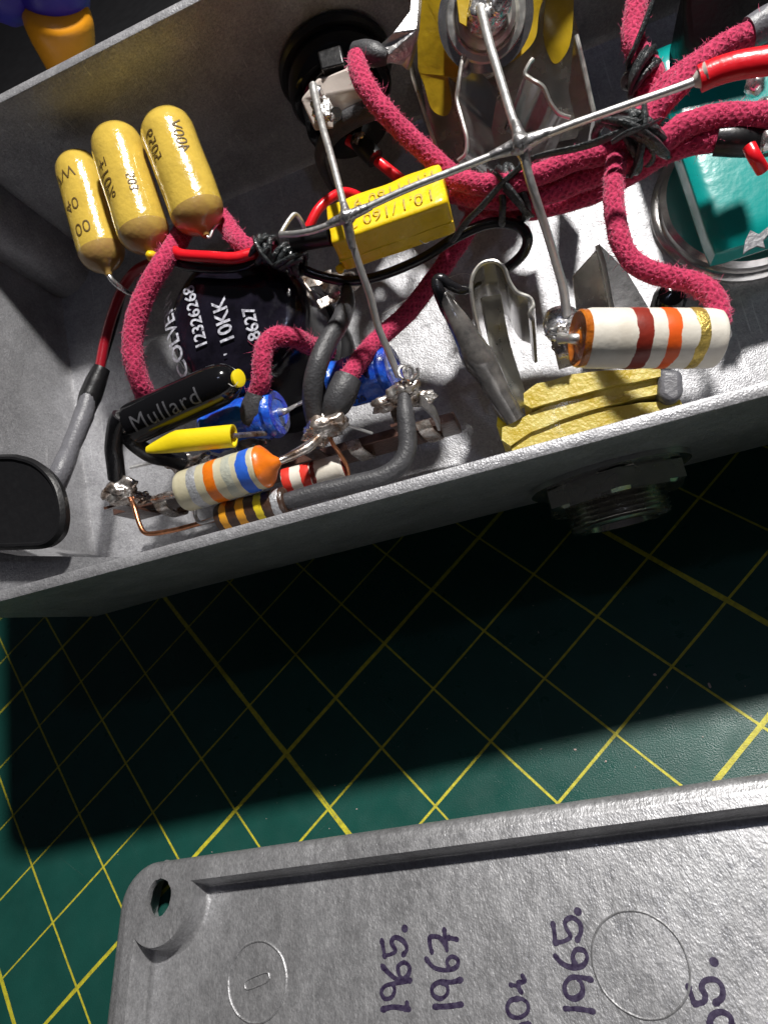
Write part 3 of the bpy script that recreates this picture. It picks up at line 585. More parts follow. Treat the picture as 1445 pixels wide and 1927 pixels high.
# ---- blue axial capacitors
def blue_cap(pa, pb, r, label, prints=()):
    a, b = at(*pa), at(*pb); d = (b - a).normalized(); L = (b - a).length
    t = Thing('axial_capacitor', label, 'capacitor', ((a.x + b.x) / 2, (a.y + b.y) / 2, 0.1), 'blue axial capacitors')
    t.part('body', G().lathe(a, d, [(0, r * .7), (.03, r * .95), (.08, r * 1.03), (.12, r * .97), (.17, r * .95), (.22, r), (L * .5, r * 1.01), (L - .14, r), (L - .10, r * .94), (L - .05, r * 1.04), (L, r * .98), (L + .02, r * .9)], 36, wob=.05, ws=5), 'blue')
    t.part('end_seal', G().lathe(a + d * (L + .012), d, [(-.05, r * .92), (0.012, r * .9), (.016, r * .62), (-.01, r * .5), (-.012, r * .25), (.004, r * .14)], 30, wob=.08, ws=9), 'blue_end')
    up = V((0, 0, 1)); up = (up - d * up.dot(d)).normalized(); rt = d.cross(up)
    for (txt, u, th0, size) in prints:
        t.part('print', text_geo(txt, lambda x, y: a + d * (u * L + x) + (up * math.cos(th0 - y / r) + rt * math.sin(th0 - y / r)) * (r * 1.03 + .008), size, bold=.002), 'print_navy', angle=180)
    return t, a, b, d
t, a, b, d = blue_cap((392, 812, 1.5), (522, 777, 1.6), pr(44, 1.5, 450, 800), 'blue axial capacitor beneath the black transistor, its end disc and lead facing right')
t.part('lead', G().tube([b + d * .02, b + d * .12, at(556, 763, 1.3), at(580, 752, 1.35)], [.05, .026, .024, .024, .024], 10), 'steel')
t.part('lead', G().tube([a, a - d * .1, at(330, 858, .8), at(245, 880, .75)], .022, 8), 'steel')
t, a, b, d = blue_cap((628, 728, 1.15), (738, 694, 1.3), pr(47, 1.2, 690, 700), 'blue axial capacitor half hidden behind the red sleeve-ended wire in the middle', [('M', .66, .15, .30), ('920', .46, 1.25, .12)])
t.part('lead', G().tube([b + d * .02, b + d * .1, at(762, 690, 1.35), at(766, 712, 1.45), at(762, 735, 1.6)], .022, 8), 'steel')

# ---- resistors
def resistor(pa, pb, r, bodym, bands, label, end=None, wob=.02, leads=(), group=None):
    a, b = at(*pa), at(*pb); d = (b - a).normalized(); L = (b - a).length
    t = Thing('resistor', label, 'resistor', ((a.x + b.x) / 2, (a.y + b.y) / 2, min(a.z, b.z) - r), group)
    t.part('body', G().lathe(a, d, [(0, r * .80), (.008, r * .92), (.035, r * .985), (.06, r), (L * .5, r * 1.005), (L - .05, r), (L - .02, r * .985), (L - .005, r * .92), (L, r * .80)], 44, wob=wob, ws=6), bodym)
    up = V((0, 0, 1)); up = (up - d * up.dot(d)).normalized(); rt = d.cross(up)
    for (u0, u1, m) in bands:
        rg = []
        for j in range(5):
            ring = []
            for k in range(44):
                th = k / 44 * 2 * PI; e = up * math.cos(th) + rt * math.sin(th); s = L * (u0 + (u1 - u0) * j / 4)
                s += .010 * (1 if j in (0, 4) else .4) * mnoise.noise(V((e.x * 3, e.y * 3, u0 * 20 + e.z * 3 + (j > 2) * 7))) + .006 * mnoise.noise(e * 14 + V((j * 3, u0 * 9, 0)))
                c = a + d * s; k2 = 1 + wob * mnoise.noise((c + e * r) * 6); rr = r * k2 * 1.003 + (.0035 if 0 < j < 4 else .0005); ring.append(c + e * rr)
            rg.append(ring)
        t.part('colour_band', G().rings(rg, True, False, False), m, angle=180)
    return t, a, b, d, L
t, a, b, d, L = resistor((345, 926, 2.1), (496, 878, 2.15), pr(40, 2.1, 420, 900), 'cream', [(.19, .30, 'silver_band'), (.40, .525, 'orange'), (.61, .73, 'grey_band'), (.79, .92, 'blue_band')],
    'fat cream resistor with silver, orange, grey and blue bands and orange tip', wob=.012)
rr = pr(40, 2.1, 420, 900)
t.part('end_cap', G().lathe(a + d * (L - .01), d, [(0, rr * .99), (.03, rr * .97), (.065, rr * .82), (.10, rr * .60), (.14, rr * .38), (.18, rr * .24), (.20, rr * .14)], 36, wob=.08, ws=6), 'orange')
t.part('lead', G().tube([b + d * .12, at(540, 862, 2.1), at(575, 845, 2.05), at(600, 825, 1.95)], [.036, .044, .048, .055], 12, rough=.12, rscale=9), 'dirty')
t.part('lead', G().tube([a + d * .02, a - d * .05, at(318, 932, 1.85), at(290, 940, 1.7)], [.05, .04, .05, .05], 10, rough=.15, rscale=9), 'dirty')
t, a, b, d, L = resistor((412, 975, 1.95), (540, 942, 1.95), pr(27, 1.95, 480, 950), 'brown', [(.10, .20, 'ochre_band'), (.34, .46, 'ochre_band'), (.60, .71, 'yellow_band'), (.84, .94, 'silver_band')],
    'dark brown resistor with ochre, yellow and silver bands tucked against the near rim', wob=.012)
t.part('lead', G().tube([a, a - d * .06, at(378, 984, 1.9), at(368, 972, 1.9), at(366, 958, 1.92)], .022, 10), 'solder_dull')
t, a, b, d, L = resistor((535, 908, 1.45), (648, 878, 1.4), pr(25, 1.4, 590, 890), 'white_body', [(.02, .16, 'red_paint'), (.33, .48, 'red_paint'), (.49, .56, 'maroon')],
    'small pinkish white resistor with red bands lying behind the grey sleeve', wob=.02)
t.part('end_cap', G().lathe(b - d * .16, d, [(0, .128), (.1, .134), (.17, .125), (.18, .05)], 30), 'maroon')
t, a, b, d, L = resistor((1094, 637, 2.55), (1346, 637, 2.22), pr(55, 2.4, 1210, 640), 'white_body', [(.325, .445, 'maroon'), (.545, .65, 'orange_red'), (.76, .85, 'gold_band')],
    'largest resistor, white with maroon, orange and gold bands, above the yellow wafers', wob=.02)
rr = pr(55, 2.4, 1210, 640)
t.part('end_cap', G().lathe(a + d * .02, -d, [(0, rr * .96), (.045, rr * .99), (.06, rr * .93), (.04, rr * .82), (.02, rr * .65), (.03, rr * .42), (.06, rr * .22), (.10, rr * .13)], 40, wob=.06, ws=6), 'amber')
t.part('lead', G().tube([a + d * .02, a - d * .08, at(1056, 636, 2.35)], [.05, .036, .05], 12), 'steel')
t.part('lead', G().tube([b - d * .02, b + d * .05, at(1368, 625, 2.2), at(1372, 632, 2.1)], [.075, .06, .03, .02], 12), 'solder_dull')

# ---- yellow box capacitor
P0_, P1_ = at(613, 384, 2.12), at(826, 303, 2.12); P3_ = at(634, 452, 2.27)
Lx = P1_ - P0_; Wy = P3_ - P0_; Wy = Wy - Lx.normalized() * Wy.dot(Lx.normalized()); nz_ = Lx.cross(Wy).normalized(); nz_ = nz_ if nz_.z > 0 else -nz_; Dn = -nz_ * .42
t = Thing('box_capacitor', 'bright yellow block capacitor with rubbed grey print lying under the bare bus wire', 'capacitor', (P0_ + Lx / 2 + Wy / 2 + Dn) * 1.0)
nx = 16; ny = 7; g = G(); cen = P0_ + Lx / 2 + Wy / 2 + Dn / 2
def sbox(g, c, ex, ey, ez, e=.16, n=18, wob=.0):
    bm = bmesh.new(); bmesh.ops.create_cube(bm, size=2); bmesh.ops.subdivide_edges(bm, edges=bm.edges, cuts=n, use_grid_fill=True)
    vs = []
    lx, ly, lz = ex.length, ey.length, ez.length
    for v in bm.verts:
        q = V((v.co.x * lx, v.co.y * ly, v.co.z * lz)); k = V((max(-lx + e, min(lx - e, q.x)), max(-ly + e, min(ly - e, q.y)), max(-lz + e, min(lz - e, q.z))))
        dd = q - k
        if dd.length > 1e-6: q = k + dd.normalized() * e
        p = c + ex.normalized() * q.x + ey.normalized() * q.y + ez.normalized() * q.z
        if wob: p = p + (p - c).normalized() * wob * mnoise.noise(p * 4)
        vs.append(p)
    g.add(vs, [tuple(v.index for v in f.verts) for f in bm.faces]); bm.free(); return g
sbox(g, cen, Lx / 2, Wy / 2, Dn / 2, .045, 16, .018)
yb = t.part('body', g, 'yellow', angle=60)
g = G(); sbox(g, cen - Dn * .0 + Wy * .0 + Lx * .0 + Dn * .12, Lx * .502, Wy * .512, Dn * .028, .012, 6); t.part('mould_line', g, 'yellow')
ux = Lx.normalized(); uy = Wy.normalized()
for txt, v_, u_, sz in (('1.1', .30, .87, .19), ('M', .30, .69, .19), ('160', .30, .49, .19), ('9', .30, .28, .19), ('1', .74, .88, .20), ('0.1', .74, .72, .20), ('/160', .74, .45, .20), ('2', .74, .22, .20)):
    c = P0_ + Lx * u_ + Wy * v_
    t.part('print', text_geo(txt, lambda x, y, c=c: c - ux * x + uy * y + nz_ * .019, sz, bold=-.001), 'print_grey', yb, angle=180)
g = G(); g.tube([at(556, 452, 1.95), at(585, 447, 2.0), at(622, 440, 2.02)], pr(21, 2, 590, 445), 16); t.part('sleeve', g, 'black_satin')
g = G(); g.blob(at(640, 505, 1.9), .05, .3, 3, (1, 1, 1), 2, 1); t.part('lug', g, 'yellow')

# ---- bus wires
def bus(pts, r, label, joints=(), rough=0.02, extra=()):
    p = A(*pts); t = Thing('bus_wire', label, 'wire', p[0] * 1.0, 'bare tinned bus wires'); t.part('conductor', G().tube(p, r, 14, 8, rough=rough, rscale=6), 'steel')
    for e in extra: t.part('conductor', G().tube(A(*e[0]), e[1], 12, 8), 'steel')
    for j in joints: t.part('solder_joint', j, 'solder_dull')
    return t
J1 = at(652, 408, 2.62); J2 = at(980, 271, 2.72)
def fillet(c, dirs, r0, r1, reach):
    g = G(); g.blob(c, r0 * 1.25, .22, 3, (1, 1, .9), 3, 3)
    for dd, s in dirs:
        dd = V(dd).normalized(); g.tube([c - dd * .02, c + dd * reach * .35 * s, c + dd * reach * .7 * s, c + dd * reach * s], [r0 * 1.15, r0 * .78, r1 * 1.3, r1 * 1.0], 14, 6, rough=.10, rscale=8)
    return g
w1 = [(1330, 143, 2.88), (1270, 166, 2.86), (1180, 197, 2.82), (1078, 233, 2.77), (980, 271, 2.72), (860, 318, 2.68), (755, 360, 2.65), (652, 408, 2.62), (600, 430, 2.58), (560, 439, 2.53), (528, 441, 2.45)]
def dr(p, q): return (at(*q) - at(*p))
bus(w1, .0315, 'longest bare bus wire, crossing from the red insulated end to the black lacing', [
    fillet(J1, [(dr((652, 408, 2.62), (700, 386, 2.63)), 1), (dr((652, 408, 2.62), (600, 430, 2.58)), .8), (dr((652, 408, 2.62), (640, 350, 2.53)), .7), (dr((652, 408, 2.62), (662, 460, 2.5)), 1.1)], .062, .034, .25),
    fillet(J2, [(dr((980, 271, 2.72), (1030, 250, 2.74)), 1), (dr((980, 271, 2.72), (930, 290, 2.7)), 1.), (dr((980, 271, 2.72), (965, 215, 2.65)), 1), (dr((980, 271, 2.72), (995, 320, 2.62)), .7)], .078, .036, .27)],
    extra=[([(528, 441, 2.45), (530, 436, 2.42), (545, 412, 2.35), (556, 403, 2.3), (568, 418, 2.2), (574, 440, 2.05), (572, 450, 1.9)], .024)])
bus([(903, 14, 2.28), (908, 30, 2.32), (922, 85, 2.42), (942, 150, 2.52), (960, 210, 2.62), (980, 271, 2.70), (995, 330, 2.60), (1012, 385, 2.45), (1030, 440, 2.25), (1048, 500, 2.02), (1060, 545, 1.85), (1066, 592, 1.68)], [.046, .042, .040, .038, .038, .038, .04, .045], 'bare bus wire from the upper jack down to the solder beside the white resistor')
bus([(589, 160, 1.95), (594, 185, 2.02), (606, 235, 2.2), (622, 290, 2.38), (638, 350, 2.52), (652, 408, 2.60), (664, 460, 2.48), (680, 510, 2.34), (696, 556, 2.2), (710, 610, 2.02), (728, 655, 1.88), (750, 708, 1.70)], [.046, .040, .038, .036, .034, .034, .036, .036, .036], 'bare bus wire from the pale-faced socket past the yellow block to the tag strip', rough=.05)
# ================================================================ WIRES
def braided(pts, px, label, sleeves=(), fuzz=420, group='pink cotton-braided wires'):
    p = A(*pts); hm = sum(q[2] for q in pts) / len(pts); mq = pts[len(pts) // 2]; r = pr(px, hm, mq[0], mq[1]) * .89
    mid = p[len(p) // 2]
    t = Thing('braided_wire', label, 'wire', p[0] * 1.0, group)
    t.part('braid', G().tube(p, r, 20, 10, rough=.09, rscale=7), 'braid')
    t.part('fuzz', fuzz_geo(p, r, fuzz), 'fuzz', kind='stuff', angle=180)
    for s, rs, m in sleeves: t.part('sleeve', G().tube(A(*s), [pr(x, s[0][2], s[0][0], s[0][1]) for x in rs], 18, 6, rough=.05, rscale=5), m)
    return t
braided([(352, 420, 1.6), (338, 448, 1.75), (325, 468, 1.9), (300, 505, 2.0), (270, 560, 2.02), (252, 620, 2.0), (251, 675, 1.95), (262, 715, 1.85), (275, 745, 1.7), (300, 770, 1.4)], 21,
        'pink braided wire curving down the left side of the black round potentiometer', fuzz=620)
braided([(400, 395, 1.5), (418, 412, 1.6), (436, 436, 1.75), (455, 458, 1.85), (485, 474, 1.85), (520, 480, 1.8)], 19, 'short pink braided wire from the right ochre capacitor to the black lacing', fuzz=620)
braided([(476, 775, 1.6), (483, 745, 1.75), (492, 715, 1.85), (493, 680, 1.9), (500, 650, 1.9), (522, 632, 1.85), (555, 636, 1.75), (585, 650, 1.5), (620, 660, 1.2)], 20,
        'pink braided wire arching over the right side of the potentiometer into a dark sleeve', [([(486, 742, 1.78), (481, 762, 1.75), (477, 782, 1.7), (473, 800, 1.6), (468, 815, 1.5)], [22, 27, 29, 24, 14], 'shrink')], fuzz=620)
braided([(672, 108, 2.15), (674, 130, 2.2), (690, 165, 2.2), (720, 205, 2.15), (758, 245, 2.05), (800, 285, 1.95), (838, 318, 1.85), (870, 345, 1.75), (905, 362, 1.7), (960, 365, 1.72)], 21,
        'pink braided wire from the socket tag down to the wire bundle by the yellow block', fuzz=560)
braided([(905, 385, 1.45), (868, 450, 1.3), (820, 520, 1.25), (765, 590, 1.35), (705, 645, 1.5), (665, 695, 1.65), (645, 728, 1.7), (625, 760, 1.65)], 20,
        'pink braided wire running diagonally across the floor into a grey sleeve at the tag strip', [([(655, 712, 1.70), (645, 735, 1.72), (632, 760, 1.72), (612, 785, 1.65), (600, 800, 1.6)], [27, 29, 28, 20, 12], 'shrink')], fuzz=520)
braided([(850, 335, 1.9), (905, 347, 1.95), (965, 345, 1.95), (1020, 325, 1.98), (1080, 300, 2.0), (1140, 285, 2.02), (1185, 258, 2.1), (1222, 222, 2.15), (1262, 175, 2.2), (1310, 125, 2.2), (1370, 82, 2.2), (1450, 50, 2.15)], 24,
        'pink braided wire along the top of the bundle that rises to the top right corner', [([(1408, 62, 2.18), (1440, 45, 2.18), (1480, 25, 2.18)], [28, 30, 30], 'shrink_pale')], fuzz=420)
braided([(855, 362, 1.7), (915, 372, 1.75), (975, 372, 1.75), (1030, 362, 1.78), (1090, 340, 1.8), (1150, 315, 1.85), (1200, 290, 1.95), (1250, 262, 2.05), (1290, 236, 2.1), (1350, 222, 2.1), (1460, 215, 2.1)], 25,
        'pink braided wire through the middle of the bundle leaving the frame at the right edge', fuzz=420)
braided([(870, 375, 1.5), (930, 392, 1.5), (990, 395, 1.5), (1050, 382, 1.5), (1110, 365, 1.55), (1170, 335, 1.65), (1230, 298, 1.85), (1280, 275, 1.95), (1340, 262, 2.0), (1375, 262, 1.98)], 23,
        'lowest pink braided wire of the bundle, ending in a black sleeve beside the teal switch', [([(1348, 262, 2.0), (1385, 263, 2.0), (1425, 266, 1.95), (1450, 270, 1.9)], [27, 28, 27, 22], 'black_satin')], fuzz=420)
braided([(1205, 215, 1.9), (1225, 195, 1.95), (1260, 150, 2.0), (1330, 105, 2.0), (1400, 78, 2.0)], 19, 'pink braided wire beside the bare end of the thick red wire', fuzz=420)
braided([(1172, 262, 1.95), (1160, 300, 2.05), (1154, 350, 2.12), (1158, 410, 2.15), (1172, 465, 2.15), (1205, 502, 2.15), (1255, 520, 2.18), (1305, 532, 2.22), (1340, 555, 2.28), (1352, 590, 2.3), (1352, 612, 2.3)], 22,
        'pink braided wire looping from the bundle to the right end of the white resistor', fuzz=480)
braided([(1205, -30, 2.0), (1196, 20, 2.0), (1190, 70, 2.0), (1205, 105, 2.0), (1228, 135, 1.95), (1222, 165, 1.9), (1200, 195, 1.85)], 23, 'pink braided wire coming in from the top edge, wrapped in black lacing', fuzz=420)
# black wrap spiralling round the top wire and a black companion
def plain(name, pts, px, m, label, n=14, group=None, flat=1.0, extra=()):
    p = A(*pts); hm = sum(q[2] for q in pts) / len(pts); t = Thing(name, label, 'wire', p[0] * 1.0, group); mq = pts[len(pts) // 2]
    t.part('insulation', G().tube(p, [pr(x, hm, mq[0], mq[1]) for x in px] if isinstance(px, (list, tuple)) else pr(px, hm, mq[0], mq[1]), n, 10, rough=.02, rscale=4, flat=flat), m)
    for nm, s, rs, mm in extra: t.part(nm, G().tube(A(*s), [pr(x, s[0][2], s[0][0], s[0][1]) for x in rs], 16, 7, rough=.07, rscale=4), mm)
    return t
plain('red_wire', [(325, 470, 1.95), (345, 479, 1.95), (400, 483, 1.98), (440, 485, 1.98), (470, 478, 1.95), (500, 470, 1.9)], 10.5, 'red', 'glossy red wire crossing above the black potentiometer into the lacing')
plain('red_wire', [(570, 452, 1.75), (582, 425, 1.8), (600, 392, 1.8), (628, 368, 1.72), (655, 362, 1.6), (700, 380, 1.4)], 9, 'red', 'short bright red wire bending up behind the left end of the yellow block')
plain('red_wire', [(655, 262, 1.2), (690, 285, 1.15), (720, 310, 1.1), (745, 330, 1.1), (770, 350, 1.1)], 10, 'red', 'dark shaded red wire with a black sleeve under the socket', extra=[('sleeve', [(672, 262, 1.2), (688, 280, 1.2), (706, 298, 1.18)], [16, 18, 18], 'black_satin')])
plain('red_wire', [(1316, 148, 2.88), (1345, 135, 2.9), (1390, 122, 2.93), (1455, 112, 2.95)], 21, 'red', 'thick bright red insulated wire end entering from the right edge', flat=1.25, extra=[('torn_end', [(1305, 154, 2.87), (1318, 147, 2.88), (1330, 141, 2.89)], [9, 18, 24], 'white_plastic')])
plain('red_wire', [(1410, 275, 2.3), (1420, 295, 2.3), (1435, 320, 2.2)], 12, 'red', 'small red wire tip hanging in front of the teal switch')
t = plain('red_wire', [(300, 490, 1.5), (262, 505, 1.4), (235, 535, 1.3), (212, 590, 1.2), (198, 640, 1.15), (186, 700, 1.15), (178, 725, 1.15)], 9.5, 'dark_red', 'dark red wire paired with a black one running down the left into a black sleeve',
      extra=[('sleeve', [(192, 692, 1.2), (182, 715, 1.22), (170, 745, 1.25), (162, 770, 1.3)], [15, 19, 20, 17], 'black_satin'), ('sleeve', [(168, 745, 1.28), (158, 780, 1.35), (142, 820, 1.5), (128, 855, 1.65), (116, 885, 1.75), (100, 915, 1.8)], [15, 18, 17, 16, 18, 20], 'shrink_pale')])
plain('black_wire', [(330, 497, 1.6), (300, 497, 1.5), (262, 500, 1.3), (238, 530, 1.2), (222, 590, 1.1), (204, 650, 1.05), (188, 700, 1.1)], 6, 'black_pvc', 'thin black wire running beside the dark red wire at the left')
plain('black_wire', [(310, 486, 1.85), (350, 500, 1.85), (410, 505, 1.85), (460, 500, 1.85), (500, 480, 1.85), (540, 490, 1.8), (590, 515, 1.7), (650, 528, 1.6), (710, 520, 1.5), (790, 488, 1.5), (860, 445, 1.55), (920, 420, 1.6), (970, 422, 1.6), (992, 445, 1.55), (985, 475, 1.4), (960, 500, 1.2), (930, 520, .9)], 9.5, 'black_pvc',
      'long glossy black wire sweeping under the yellow block and looping back at its right')
plain('black_wire', [(640, 380, 1.2), (612, 330, 1.2), (603, 290, 1.3), (625, 250, 1.45), (655, 225, 1.6), (700, 205, 1.7), (735, 195, 1.7)], [5, 6, 10, 17, 19, 18, 16], 'shrink', 'grey sleeved wire bending under the white socket face')
plain('waxed_cord', [(1210, 225, 2.35), (1140, 260, 2.3), (1085, 278, 2.25), (1010, 295, 2.2), (975, 318, 2.1), (940, 350, 2.05), (905, 390, 1.95), (880, 415, 1.8), (850, 455, 1.6)], [3, 9, 9, 8, 7, 7, 8, 8, 6], 'wax', 'flat black waxed cord lying diagonally along the pink bundle', flat=.55)
# grey sleeves at the tag strip
plain('sleeved_wire', [(652, 545, 1.55), (652, 570, 1.65), (640, 605, 1.8), (618, 640, 1.9), (600, 680, 1.98), (590, 720, 1.95), (588, 760, 1.85), (592, 795, 1.75)], [12, 17, 18, 19, 19, 19, 19, 16], 'shrink', 'matt grey sleeved wire standing up from the middle tag, curving up to the right', n=20)
plain('sleeved_wire', [(761, 745, 1.75), (762, 775, 1.8), (766, 810, 1.8), (766, 845, 1.8), (752, 875, 1.82), (715, 898, 1.85), (660, 912, 1.88), (600, 926, 1.92), (550, 940, 1.95), (538, 943, 1.95)], [12, 17, 18, 18, 18, 18, 18, 18, 17, 16], 'shrink', 'long matt grey sleeve bending along the near rim to the brown resistor', n=20)

# ---- waxed black lacing ties round the bundles
def lacing(c, axis, r, n, w, label, knots=3, tail=None, spread=1.0, seed=1):
    c = at(*c); ax = V(axis).normalized(); up = V((0, 0, 1)); up = (up - ax * up.dot(ax)).normalized(); rt = ax.cross(up); rnd = random.Random(seed)
    t = Thing('cord_lacing', label, 'cord', c, 'black waxed lacing ties')
    for i in range(n):
        s = (i - (n - 1) / 2) * w * 1.7 * spread; tilt = rnd.uniform(-.5, .5) * r; pts = []
        for k in range(19):
            a = k / 18 * 2 * PI; rr = r * (1 + rnd.uniform(-.05, .06)); pts.append(c + ax * (s + tilt * math.sin(a) + rnd.uniform(-.01, .01)) + up * rr * .85 * math.cos(a) + rt * rr * math.sin(a))
        t.part('loop', G().tube(pts, w, 10, 3, rough=.12, rscale=9), 'wax')
    for i in range(knots):
        a0 = rnd.uniform(-.9, .3); sg = rnd.choice((-1, 1)); rr = r * (1.12 + .1 * i); s0 = rnd.uniform(-.5, .5) * n * w; pts = []
        for k in range(9):
            u = k / 8; a = a0 + u * 1.7; pts.append(c + ax * (s0 + sg * (u - .5) * n * w * 2.2) + up * rr * (.9 + .08 * math.sin(u * PI)) * math.cos(a) + rt * rr * math.sin(a))
        t.part('knot', G().tube(pts, [w * .6, w * 1.1, w * 1.15, w * 1.1, w * .6], 10, 4, rough=.15, rscale=9, flat=.8), 'wax')
    for tl in (tail or []): t.part('tail', G().tube(A(*tl[0]), tl[1], 10, 6, flat=.55), 'wax')
dB = at(1100, 320, 1.9) - at(950, 365, 1.9)
lacing((505, 470, 1.9), at(520, 480, 1.9) - at(480, 476, 1.9), .135, 3, .034, 'knotted black lacing where the red wire and short pink wire meet', 3, seed=2)
lacing((548, 488, 1.85), at(580, 500, 1.85) - at(520, 476, 1.85), .12, 4, .034, 'braided run of black lacing knots left of the yellow block', 3, spread=1.5, seed=3)
lacing((968, 362, 1.72), dB, .27, 4, .036, 'black lacing band round the pink bundle under the bus wire crossing', 2, seed=4)
lacing((1180, 265, 2.0), dB + V((0, .3, 0)), .27, 4, .040, 'black knotted lacing round the bundle where the looping pink wire leaves', 4, [([(1150, 268, 2.35), (1180, 250, 2.38), (1215, 238, 2.35), (1245, 222, 2.3)], [.03, .04, .03, .015])], seed=5)
lacing((1208, 140, 1.95), at(1228, 165, 1.9) - at(1195, 90, 1.95), .155, 3, .036, 'black knotted lacing round the wire from the top edge', 3, [([(1235, -20, 2.15), (1218, 30, 2.2), (1196, 85, 2.18), (1182, 118, 2.1), (1190, 145, 1.95)], [.03, .045, .045, .04, .03])], seed=6)

# ================================================================ TAG STRIP along the near wall
T0, T1 = (212, 962, .95), (855, 782, .95)
ta, tb = at(*T0), at(*T1); td = (tb - ta).normalized(); tn = V((-td.y, td.x, 0))
ts = Thing('tag_strip', 'dark brown solder tag strip carrying blackened tinned tags along the near wall', 'tag strip', (ta + tb) / 2 - V((0, 0, .9)))
g = G(); g.slab([ta - tn * .055 + V((0, 0, .0)), tb - tn * .055, tb + tn * .055, ta + tn * .055], (0, 0, -.55)); ts.part('strip_board', g, 'paxolin', bevel=.012)
g = G()
def tag(px, h0, h1, w, bend=.12):
    c = at(px[0], px[1], h0); tt = at(px[0], px[1], h0)
    pts = [c + V((0, 0, -.35)) - tn * .08, c - tn * .085, c + V((0, 0, (h1 - h0) * .6)) - tn * .08, c + V((0, 0, h1 - h0)) - tn * bend]
    q = G(); q.strip([p - td * w / 2 for p in pts], td * w, .03); return q
for px, h1 in (((262, 950), 1.55), ((345, 925), 1.4), ((610, 855), 1.6), ((770, 808), 1.6)): ts.part('tag', tag(px, .95, h1, .17), 'paxolin')
# curled tag feet showing under the strip
for (x, y) in ((318, 962), (672, 855), (800, 820)):
    q = G(); c = at(x, y, .8); q.strip([c + V((-.05, .10, .25)), c + V((-.02, -.02, .22)), c + V((0.02, -.07, .05)), c + V((0.03, -.05, -.12)), c + V((.02, .06, -.18))], td * .16, .03); ts.part('tag_foot', q, 'dirty')
def joint(name, c, r, sc, amp, sd, m='dirty'):
    c = at(*c); g = G(); g.blob(c, r, amp, 2.8, sc, 4, sd); return ts.part(name, g, m, angle=180)
joint('solder_joint', (225, 925, 1.72), 0.168, (1.25, .85, .7), 0.42, 1); joint('solder_joint', (262, 938, 1.6), 0.112, (1.3, .8, .8), 0.42, 2)
joint('solder_joint', (610, 803, 1.72), 0.179, (1.2, .85, .9), 0.47, 3); joint('solder_joint', (598, 822, 1.7), 0.112, (1.1, .9, .8), 0.42, 4); joint('solder_joint', (640, 795, 1.65), 0.090, (1.1, .9, .8), 0.42, 5)
joint('solder_joint', (758, 738, 1.66), 0.157, (1.2, .8, .75), 0.47, 6); joint('solder_joint', (728, 758, 1.6), 0.123, (1.3, .7, .6), 0.47, 7); joint('solder_joint', (790, 752, 1.5), 0.112, (1.5, .7, .6), 0.42, 8)
joint('solder_joint', (338, 872, 1.3), 0.123, (1.3, .8, .7), 0.47, 9); joint('solder_joint', (380, 866, 1.4), 0.101, (1.6, .8, .7), 0.42, 10)
joint('solder_joint', (472, 826, 1.55), 0.190, (1.25, .8, .6), 0.30, 13, 'shrink_clear')
g = G(); g.strip([at(760, 715, 1.75), at(745, 745, 1.65), at(735, 775, 1.45), at(745, 800, 1.2)], V((.17, .03, 0)), .035); ts.part('tag', g, 'dirty')
g = G(); g.strip([at(790, 742, 1.6), at(815, 765, 1.45), at(825, 790, 1.2)], V((-.02, -.12, 0)), .03); ts.part('tag', g, 'solder_dull')
g = G(); pts = [at(752, 695, 1.8) + V((.06 * math.cos(k * 1.1) + .012 * k, .075 * math.sin(k * 1.1) - .012 * k, .02 * k - .1)) for k in range(13)]; g.tube(pts, .016, 8, 4); ts.part('wire_wrap', g, 'solder')
g = G(); g.tube([at(600, 822, 1.7), at(585, 835, 1.8), at(556, 852, 1.98), at(540, 862, 2.05)], [.06, .05, .045, .04], 12, rough=.15, rscale=8); ts.part('lead', g, 'dirty')
# bare copper link from the left tag to the brown resistor
t = Thing('copper_link', 'bent bare copper wire link from the left tag along the near rim', 'wire', at(300, 1000, 1.8))
t.part('conductor', G().tube(A((246, 938, 1.72), (252, 952, 1.78), (262, 985, 1.82), (272, 1002, 1.84), (290, 1004, 1.84), (330, 997, 1.85), (372, 986, 1.88), (395, 980, 1.92), (408, 976, 1.95)), .028, 12, 8, rough=.06, rscale=8), 'copper')
t = Thing('copper_link', 'short brownish copper lead dropping from the middle tag past the small resistor', 'wire', at(640, 850, 1.5))
t.part('conductor', G().tube(A((618, 812, 1.7), (625, 832, 1.68), (640, 855, 1.6), (652, 875, 1.5), (656, 898, 1.42), (650, 910, 1.4)), .023, 12, 8, rough=.06, rscale=8), 'copper')
t = Thing('lead_wire', 'thin tinned lead from the blue capacitor disc towards the middle tag', 'wire', at(640, 800, 1.5))
t.part('conductor', G().tube(A((640, 795, 1.55), (668, 805, 1.4), (700, 815, 1.2)), .016, 8, 6), 'steel')

# ================================================================ BLACK POWER SOCKET BODY at the left end
ps = Thing('power_socket', 'black plastic power socket body with raised rounded lip at the left edge', 'socket', at(40, 950, 0))
H_ = 2.72
outl = [(-140, 862), (0, 853), (38, 856), (66, 866), (90, 886), (107, 912), (116, 945), (118, 975), (112, 1003), (96, 1022), (76, 1032), (40, 1034), (0, 1035), (-140, 1037)]
def smooth_closed(p2, h, k): return [q for q in catmull([at(x, y, h) for x, y in p2], k)]
po = smooth_closed(outl, H_, 4); cen_ = sum(po, V((0, 0, 0))) / len(po)
def shr(pts, d):
    out = []; n = len(pts)
    for i in range(n):
        T = (pts[min(i + 1, n - 1)] - pts[max(i - 1, 0)]).normalized(); nn = V((T.y, -T.x, 0)); out.append(pts[i] + nn * d)
    return out
lv = [(.30, -.15), (.02, -.13), (0, -.04), (.02, -.015), (.035, 0), (.06, 0), (.068, -.008), (.072, -.02), (.09, -.022)]
rgs = [[p + V((0, 0, dz)) for p in shr(po, d)] for d, dz in lv]
